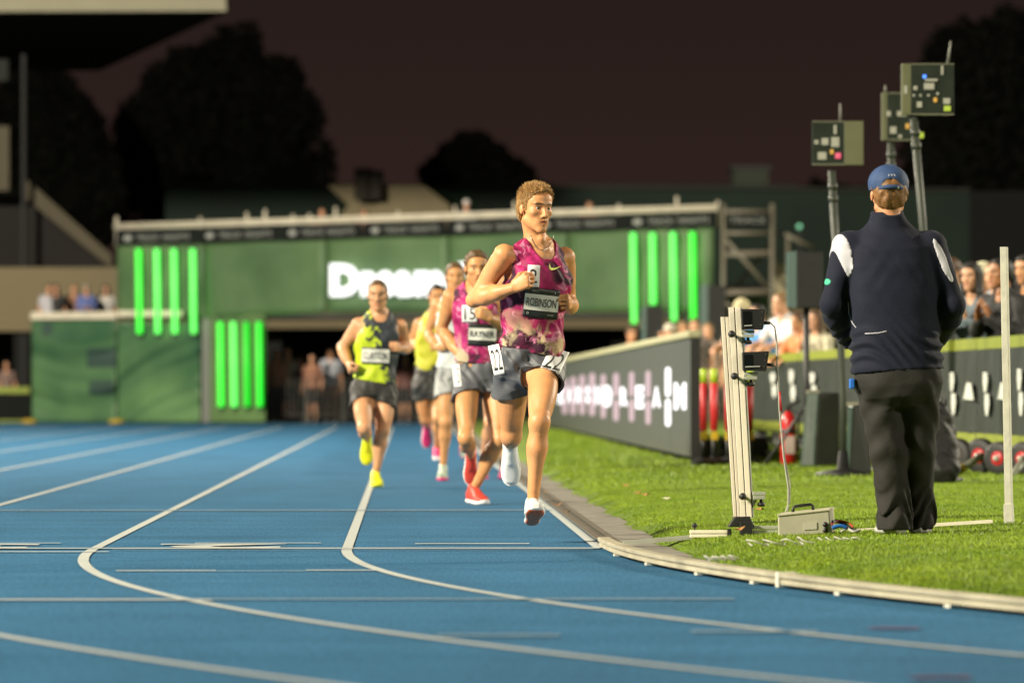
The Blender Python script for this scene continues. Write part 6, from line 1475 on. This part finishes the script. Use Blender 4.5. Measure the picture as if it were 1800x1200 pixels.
for pts in ([(1496,530),(1497,550),(1502,566),(1510,578)], [(1523,586),(1545,585),(1564,581)]):
    P = []
    for i in range(len(pts)-1):
        for k in range(5): P.append((lerp(pts[i][0], pts[i+1][0], k/5), lerp(pts[i][1], pts[i+1][1], k/5)))
    L3 = np.array([Wo((a, b_, -.2), ro) for a, b_ in P]); yv = FJ.front(L3[:, 0], L3[:, 2]) - .001; b = MB(); b.tube([(p[0], yy_, p[2]) for p, yy_ in zip(L3, yv)], .0022, 5); b.build('piping', M_PWHITE, jk, True)
# trousers
M_TROU = mat('charcoal_trousers', (.022, .0205, .0185), .8, .22, 7, spec=.25, bump=.15, bscale=60)
lo, hi = HO.bounds([p for p in HO.P if p.tag.startswith(('hip', 'leg'))], .07); FT = Fld(lo, hi, h)
for p in HO.P:
    if p.tag == 'hip': p.put(FT, .022)
Loft('x', HO.mid, HO.up, HO.latH, HO.latS, [(t*HO.L, a, b, 0) for t, a, b in ((-.18,.09,.11),(-.12,.172,.152),(-.04,.203,.166),(.08,.200,.162),(.16,.19,.15))], .03).put(FT)
for s_, e in (('L', -1), ('R', 1)):
    H_, K_, A_ = JOl['h'+s_], JOl['k'+s_], JOl['a'+s_]
    Cone('x', H_ + np.array((e*.012, 0, 0)), K_ + np.array((0, -.01, 0)), .108, .088, .02).put(FT); Cone('x', K_ + np.array((0, -.01, 0)), BZ(K_, A_, .75), .088, .074, .014).put(FT); Cone('x', BZ(K_, A_, .7), A_ - np.array((0, 0, .055)), .072, .084, .014).put(FT)
sl, x, y, z = FT.full(); az = JOl['aL'][2]
env = np.exp(-((z - (az + .02))/.085)**2); FT.a += (.010*env*np.sin(50*(z + .35*(x - ro[0]*0)*.6 + .12*np.sin(x*22 + y*17)))).astype(np.float32)
env = np.exp(-((z - (JOl['kL'][2] + .02))/.16)**2); FT.a += (.0045*env*np.sin(42*(z + .8*np.abs(x - JOl['kL'][0]) + .2*y))).astype(np.float32)
env = np.exp(-((z - (HO.mid[2] - .12))/.10)**2); FT.a += (.004*env*np.sin(48*(z*.8 + .9*np.abs(x - HO.mid[0]) + .3*y))).astype(np.float32)
wob(FT, .003, [(32, (1, .5, .3), 1), (55, (.5, .4, .8), .7)], 8)
cut(FT, (0, 0, .022), (0, 0, 1)); cut(FT, HO.q(.10, 0, 0), -HO.up)
tr = fld_obj('trousers', FT, M_TROU, po)
b = MB(); c = Wo((1507, 655, -.10), ro); yv = 0; p = Wo((1497, 672, -.06), ro); b.box(p - [.011, .015, .03], p + [.016, .02, .018]); b.build('blue_bottle_cap', mat('blue_plastic', (.03, .16, .60), .4), tr, bevel=.006)
M_GSHOE = mat('grey_shoe', (.17, .16, .16), .7, .2, 20)
for s_ in ('L', 'R'): shoe(po, JOl['a'+s_] + np.array((0, 0, JOl['aL'][2]*0 + .088 - JOl['a'+s_][2] + .003)), (-.25 if s_ == 'L' else .2, 1, 0), (0, 0, 1), M_GSHOE, mat('pale_sole', (.4, .4, .38), .6), 1.0, .007)
hairO = mat('hair_ginger', (.19, .085, .022), .6, .4, 70); ho, HF = hair_obj(HO, .006, hairO, po, 'short', .004, .009, 5)
# cap
hd = HO.H; M_CAP = mat('blue_cap_cloth', (.021, .052, .140), .75, .12, 20, bump=.15, bscale=120)
FCp = Fld(hd.c - .2, hd.c + .2, .005)
for p in (Ell('x', hd.p(0, -.012, .046), hd.R, (.092, .113, .094), .02), Ell('x', hd.p(0, .02, .055), hd.R, (.086, .09, .075), .03)): p.put(FCp)
sl, x, y, z = FCp.full(); X = np.stack(np.broadcast_arrays(x, y, z), -1); q = ((X - hd.c) @ hd.R.T)/hd.sc
FCp.a = np.maximum(FCp.a, (.018 + .10*np.maximum(q[..., 1], 0)*.5 - q[..., 2]).astype(np.float32)); FCp.a += (.0014*np.cos(np.arctan2(q[..., 0], q[..., 1])*6)).astype(np.float32)*(q[..., 2] > .05)
carve(FCp, Ell('x', hd.p(0, -.125, .034), hd.R, (.043, .06, .030), .01)); carve(FCp, Ell('x', hd.p(0, -.012, .036), hd.R, (.083, .103, .082), .01))
cp = fld_obj('cap', FCp, M_CAP, po)
b = MB(); b.tube([hd.p(.050*math.sin(a)*1.0, -.012 - .112*math.cos(a*.62), .020 + .004*math.cos(a)) for a in np.linspace(-1.3, 1.3, 13)], .0105, 8); b.build('cap_strap', M_CAP, cp, True)
b = MB(); b.lathe([(.002, -.003), (.007, -.002), (.007, .003)], Matrix.Translation(Vector(hd.p(.026, -.124, .021))) @ Matrix.Rotation(math.pi/2, 4, 'X'), 12); b.build('clasp', mat('white_clasp', (.6, .6, .55), .4), cp, True)
V, F = text_mesh('m', 0); V = fit(V, .032, .009); mesh_obj('cap_emblem', [hd.p(x_, -.116 - .002, .078 + y_) for x_, y_ in V], F, mat('emblem_thread', (.50, .52, .55), .6), cp)
FB = Fld(hd.c - .25, hd.c + .25, .006); Ell('x', hd.p(0, .12, .045), hd.R, (.075, .075, .012), .01).put(FB); fld_obj('cap_brim', FB, M_CAP, cp)

# ---------------------------------------------------------------- spectators: a few figures built once, then copied
def std_joints(lean=0.0, arms='down', wide=.185):
    """standing figure 1.75 m facing -y"""
    f = lambda z, y=0: y - lean*max(0, z - .92)
    J = dict(hR=(-.088, 0, .90), hL=(.088, 0, .90), neck=(0, f(1.48, .01), 1.46), sR=(-wide, f(1.40), 1.40), sL=(wide, f(1.40), 1.40), kR=(-.095, -.01, .48), kL=(.095, -.01, .48), aR=(-.10, .02, .085), aL=(.10, .02, .085))
    s = f(1.40)
    if arms == 'down': J.update(eR=(-.25, s+.04, 1.11), eL=(.25, s+.04, 1.11), wR=(-.25, s-.08, .87), wL=(.25, s-.08, .87))
    if arms == 'fence': J.update(eR=(-.26, s-.16, 1.17), eL=(.26, s-.16, 1.17), wR=(-.16, s-.38, 1.16), wL=(.14, s-.38, 1.16))
    if arms == 'clap': J.update(eR=(-.23, s-.08, 1.14), eL=(.23, s-.08, 1.14), wR=(-.07, s-.26, 1.24), wL=(.06, s-.25, 1.27))
    if arms == 'cross': J.update(eR=(-.23, s-.05, 1.14), eL=(.23, s-.05, 1.14), wR=(.02, s-.22, 1.15), wL=(-.02, s-.20, 1.18))
    return {k: np.array(v, float) for k, v in J.items()}
CROWD_H = .0135
def make_spectator(arms='down', lean=0.0, female=False, hair='short', sleeves='short', legs='long', hat=None, headf=(0, -1, -.05), h=CROWD_H):
    J = std_joints(lean, arms); H = Human(J, female=female, bulk=1.0 if not female else .92, arm=.95 if not female else .82, sc=1.0)
    H.head(np.array((0, J['neck'][1] - .035, 1.645)), headf, (0, 0, 1), 1.0)
    for T, k, e in (('handR', 'wR', 1), ('handL', 'wL', -1)):
        if arms == 'down': d, pn, th, cu = (0, -.3, -1), (e, 0, 0), (0, -1, 0), (.4, .5, .3)
        elif arms == 'clap': d, pn, th, cu = (.25*e, -.45, .85), (e, 0, -.2), (0, .8, .5), (.08, .1, .05)
        else: d, pn, th, cu = (.5*e, -.8, -.25), (0, .2, -1), (e, 0, .2), (.45, .5, .3)
        H.P += hand_prims(T, J[k], d, pn, th, cu)
    sk = skin_mat('skin_spectator', (.52, .275, .145)); o, _ = body_obj(H, h, sk, (0, 0, 0))
    # top
    F = H.field(('torso', 'trap', 'hip') + (('arm',) if sleeves == 'long' else ('armRu', 'armLu')), h, .018)
    Loft('x', H.mid, H.up, H.latH, H.latS, [(t*H.L, a, b, 0) for t, a, b in ((-.05,.19,.14),(.15,.185,.138),(.4,.17,.13),(.6,.17,.13))], .03).put(F)
    wob(F, .004, [(40, (.4, .3, 1), 1), (60, (1, .4, .5), .7)], 2); cut(F, H.q(-.02, 0, 0), H.up)
    if sleeves == 'short':
        for s_, e_ in (('sR', 'eR'), ('sL', 'eL')):
            a, b_ = J[s_], J[e_]; d = nrm(b_ - a); c = BZ(a, b_, .72); sl, x, y, z = F.full(); dd = ((x-c[0])*d[0] + (y-c[1])*d[1] + (z-c[2])*d[2]).astype(np.float32); side = np.sign(a[0])
            F.a = np.where((x*side > .205) & (dd > -.05), np.maximum(F.a, dd), F.a)
    carve(F, Cone('x', H.q(1.12, 0, .02), H.q(1.0, 0, .10), .060, .050)); fld_obj('top', F, mat('spectator_top', (.3, .3, .3), .8), o)
    # trousers or shorts
    lo, hi = H.bounds([p for p in H.P if p.tag.startswith(('hip', 'leg'))], .05); G = Fld(lo, hi, h)
    for p in H.P:
        if p.tag.startswith(('hip', 'leg')): p.put(G, .016)
    Loft('x', H.mid, H.up, H.latH, H.latS, [(t*H.L, a, b, 0) for t, a, b in ((-.15,.09,.09),(-.08,.165,.128),(.02,.176,.13),(.14,.168,.124))], .03).put(G)
    cut(G, (0, 0, .06 if legs == 'long' else .50), (0, 0, 1)); cut(G, H.q(.10, 0, 0), -H.up); fld_obj('trousers' if legs == 'long' else 'shorts', G, mat('spectator_legs', (.05, .05, .06), .8), o)
    for s_ in ('R', 'L'): shoe(o, J['a'+s_] + np.array((0, 0, .005)), (0, -1, 0), (0, 0, 1), mat('spectator_shoe', (.1, .1, .1), .6), white_sole, 1.0, h)
    hair_obj(H, .010, hairB, o, hair, .003, .013); eyes(H, o)
    if hat:
        hd = H.H; C_ = Fld(hd.c - .22, hd.c + .22, .010)
        Ell('x', hd.p(0, -.010, .050), hd.R, (.094, .114, .094), .02).put(C_); cut(C_, hd.p(0, 0, .022), hd.u)
        if hat == 'bucket': Cone('x', hd.p(0, -.01, .05), hd.p(0, -.01, .0), .10, .135, .02).put(C_); cut(C_, hd.p(0, 0, .012), hd.u)
        hto = fld_obj('hat', C_, mat('spectator_hat', (.5, .46, .36), .8), o)
    return o
def clone(src, loc, rotz, cols, label, group, sc=1.0):
    """copy a figure with its parts; cols maps part names to materials of its own"""
    def cp(o, par):
        c = o.copy(); COL.objects.link(c); c.parent = par
        key = o.name.split('.')[0]
        if key in cols:
            c.material_slots[0].link = 'OBJECT'; c.material_slots[0].material = cols[key]
        for ch in list(o.children): cp(ch, c)
        return c
    r = cp(src, None); r.location = loc; r.rotation_euler = (0, 0, rotz); r.scale = (sc,)*3
    tag(r, label, 'person', group); return r
_mc = {}
def cm(c, rough=.8):
    if c not in _mc: _mc[c] = mat('cloth_%d' % len(_mc), c, rough, .15, 8)
    return _mc[c]
_sk = {}
def sk(c):
    if c not in _sk: _sk[c] = skin_mat('skin_%d' % len(_sk), c)
    return _sk[c]
T = dict(lean=make_spectator('fence', .35, h=.010), clap=make_spectator('clap', .25, True, 'long', 'long', headf=(-.05, -1, -.05), h=.009), stand=make_spectator('down', .0, legs='short'), cross=make_spectator('cross', .05, sleeves='long', hat='cap'), fhat=make_spectator('fence', .30, hat='bucket', headf=(.2, -1, -.1)), wstand=make_spectator('down', .0, True, 'long'), clap2=make_spectator('clap', .18, False, 'short', 'long', headf=(-.35, -.9, .0), h=.009))
S1, S2, S3 = (.52, .275, .145), (.60, .34, .21), (.36, .17, .085)
used = set()
def spect(kind, px, py_head, Y, rot, top, legs, hair, skin, label, group, z0=GZ, hat=None, sc=None):
    """stand a spectator so that the crown appears at py_head"""
    zt = at(px, py_head, Y).z; hgt = zt - z0; s = sc or 1.0
    cols = {'person': sk(skin), 'top': cm(top), 'trousers': cm(legs), 'shorts': cm(legs), 'hair': cm(hair, .6)}
    if hat: cols['hat'] = cm(hat)
    s = float(np.clip(hgt/1.77, .88, 1.07)) if sc is None else sc
    z = z0
    return clone(T[kind], (at(px, 690, Y).x, Y, z), rot, cols, label, group, s)
NV, BK, WH, GY, OR, BL = (.02, .025, .05), (.015, .015, .016), (.62, .62, .64), (.16, .17, .18), (.62, .20, .07), (.06, .25, .55)
HB, HK, HD = (.07, .035, .016), (.012, .010, .009), (.20, .12, .05)
GR = 'spectators leaning over the crowd fence'
spect('lean', 1697, 440, 57.8, -.7, (.18, .2, .2), BK, HB, S2, 'brown-haired man at the fence beside the official\'s shoulder', GR)
spect('clap', 1722, 462, 56.6, -.55, (.13, .17, .20), BK, HK, S2, 'woman with long dark hair in grey top behind the fence', GR)
spect('cross', 1732, 433, 59.9, -.6, GY, BK, HD, S2, 'person in a cream beanie behind the dark-haired woman', GR, hat=(.55, .53, .36))
spect('clap2', 1775, 455, 54.4, -.75, BK, BK, HK, S3, 'person in black jacket clapping behind the white stake', GR)
spect('stand', 1752, 448, 59.2, -.7, (.25, .45, .6), NV, HD, S2, 'person in pale blue half hidden behind the white stake', GR, hat=None)
spect('wstand', 1806, 448, 56.3, -.7, (.05, .05, .05), BK, HK, S1, 'long-haired person at the right edge of the picture', GR)
G2 = 'spectators bending over the fence beyond the sensor post'
spect('lean', 1398, 515, 76.4, -.9, WH, BK, HD, S2, 'man in white shirt bending over the fence right of the sensor heads', G2)
spect('fhat', 1322, 528, 83.5, -.8, (.30, .22, .15), BK, HB, S2, 'person in a pale bucket hat above the sensor post', G2, hat=(.50, .44, .26))
spect('lean', 1352, 535, 80.6, -.8, BL, NV, HK, S2, 'person in a blue top just right of the upper sensor head', G2)
spect('lean', 1424, 550, 74.4, -.9, OR, BK, HB, S1, 'person in orange under the loudspeaker by the official', G2)
spect('clap', 1447, 545, 72.6, -.7, (.45, .42, .30), BK, HB, S2, 'person in pale cream top squeezed beside the official\'s elbow', G2)
spect('cross', 1375, 522, 83.6, -.6, (.28, .24, .14), BK, HB, S2, 'person in khaki and beige cap behind the man in white', G2, hat=(.42, .36, .2))
G3 = 'spectators behind the LED board'
for i, (px, py, tp, k) in enumerate(((1110, 575, (.35, .22, .12), 'stand'), (1178, 570, (.05, .05, .05), 'cross'), (1200, 566, (.30, .15, .08), 'wstand'), (1222, 560, (.10, .08, .07), 'stand'), (1160, 578, (.20, .18, .15), 'clap'), (1245, 568, (.28, .20, .15), 'stand'), (1292, 565, (.4, .38, .36), 'wstand'))):
    spect(k, px, py, 94 + 1.2*i, .2*(-1)**i, tp, BK, (HB, HK, HD)[i % 3], (S1, S2)[i % 2], ('%s spectator from the left behind the LED board' % ('first', 'second', 'third', 'fourth', 'fifth', 'sixth', 'seventh')[i]) if i < 6 else 'spectator with long hair left of the sensor post top', G3)
# under the stand, behind the crowd barriers
G4 = 'people standing under the green stand'
for i, (px, py, tp, lg, k, lab) in enumerate(((486, 615, (.30, .16, .10), (.05, .04, .04), 'wstand', 'woman in rust top next to the pillar neon tubes'), (506, 607, (.34, .31, .22), (.03, .07, .06), 'stand', 'tall man in pale top near the pillar'), (527, 626, (.02, .03, .10), BK, 'cross', 'person in dark blue top in the group under the stand'), (549, 622, (.28, .13, .08), BK, 'stand', 'man in brown top left of the one in white'), (581, 610, (.48, .50, .56), (.28, .15, .10), 'stand', 'man in white shirt left of the lone runner'), (712, 622, (.15, .06, .05), BK, 'stand', 'person in dark red right of the lone runner'), (1005, 622, (.10, .09, .08), BK, 'cross', 'person in the dark right of the leader'), (12, 634, (.18, .12, .10), BK, 'stand', 'person standing at the far left edge of the picture'))):
    spect(k, px, py, (155.6 + .7*(i % 3)) if px > 50 else 161.2, .15*(-1)**i, tp, lg, (HB, HK)[i % 2], (S1, S2)[i % 2], lab, G4, z0=0.0, hat=(.1, .08, .06))
# on the left platform
G5 = 'people on the platform above the tarpaulin'
for i, (px, py, tp, k, lab) in enumerate(((98, 502, (.03, .03, .03), 'wstand', 'dark-haired woman leftmost on the platform above the tarpaulin'), (130, 505, (.25, .13, .08), 'stand', 'man in brown second from left on the platform'), (152, 508, (.10, .14, .35), 'cross', 'person in blue third from left on the platform'), (186, 505, (.55, .54, .50), 'wstand', 'woman in white top nearest the green banner on the platform'), (86, 506, (.45, .44, .48), 'stand', 'man in white behind the leftmost woman on the platform'))):
    zf = at(px, 552, 159.5).z - .95
    r_ = spect(k, px, py, 159.0 + .5*(i % 2), .1, tp, BK, HK if i != 1 else HD, S2, lab, G5, z0=zf, hat=(.3, .25, .2), sc=.96); 
# heads over the top rail
G6 = 'people on the top deck of the stand'
for i, (px, py, tp, lab, k) in enumerate(((566, 366, (.35, .2, .15), 'person in pink peering over the top rail on the left', 'stand'), (640, 368, (.2, .12, .08), 'person in brown peering over the top rail below the ramp', 'wstand'), (820, 352, (.5, .5, .5), 'person in a pale hat peering over the top rail behind the magenta runners', 'cross'), (1036, 354, (.4, .15, .1), 'person peering over the top rail right of the leader', 'stand'))):
    Yk = FC.Y(px) + 1.2; zt = at(px, py, Yk).z; spect(k, px, py, Yk, .1, tp, BK, HB, S2, lab, G6, z0=zt - 1.70, hat=(.62, .60, .58), sc=.96)
for o in T.values():
    for ch in list(o.children_recursive) + [o]: bpy.data.objects.remove(ch)
# decks the upper groups stand on
b = MB(O); p0 = FC.p(58, 690); p1 = FC.p(203, 690); zf = at(130, 552, 159.5).z - .95; b.box((p0.x, p0.y + .3, zf - .08), (p1.x, p0.y + 5, zf - .004)); b.build('platform_deck', M_DKGREY, stand)
b = MB(O); zt = at(800, 360, 152).z - 1.76; b.prism([FC.p(210, 690, -.3) * 1, FC.p(1255, 690, -.3) * 1, FC.p(1255, 690, -3.2), FC.p(210, 690, -3.2)], (0, 0, .08))
for v in b.v: v.z = v.z + zt - .10 - CAMH
b.build('top_deck', M_DKGREY, stand)
# ---------------------------------------------------------------- crowd barriers under the stand
M_BARR = mat('barrier_steel', (.10, .10, .09), .5)
for i in range(6):
    xa = at(472 + 66*i, 690, 154.9).x; e = empty('crowd_barrier', (xa, 154.9, 0)); 
    tag(e, '%s steel crowd barrier from the pillar under the stand' % ('first', 'second', 'third', 'fourth', 'fifth', 'sixth')[i], 'barrier', 'crowd barriers under the stand')
    b = MB(e.location); b.tube([(xa + .03, 154.9, .02), (xa + .03, 154.9, 1.08), (xa + .90, 154.9, 1.08), (xa + .90, 154.9, .02)], .022, 6); b.build('frame', M_BARR, e)
    b = MB(e.location); b.tube([(xa + .03, 154.9, .2), (xa + .90, 154.9, .2)], .015, 6); b.build('bottom_rail', M_BARR, e)
    for k in range(7):
        b = MB(e.location); x_ = xa + .14 + k*.108; b.tube([(x_, 154.9, .21), (x_, 154.9, 1.06)], .010, 5); b.build('bar', M_BARR, e)
    for q in (.2, .75):
        b = MB(e.location); b.box((xa + q, 154.6, .002), (xa + q + .05, 155.2, .03)); b.build('foot', M_BARR, e)
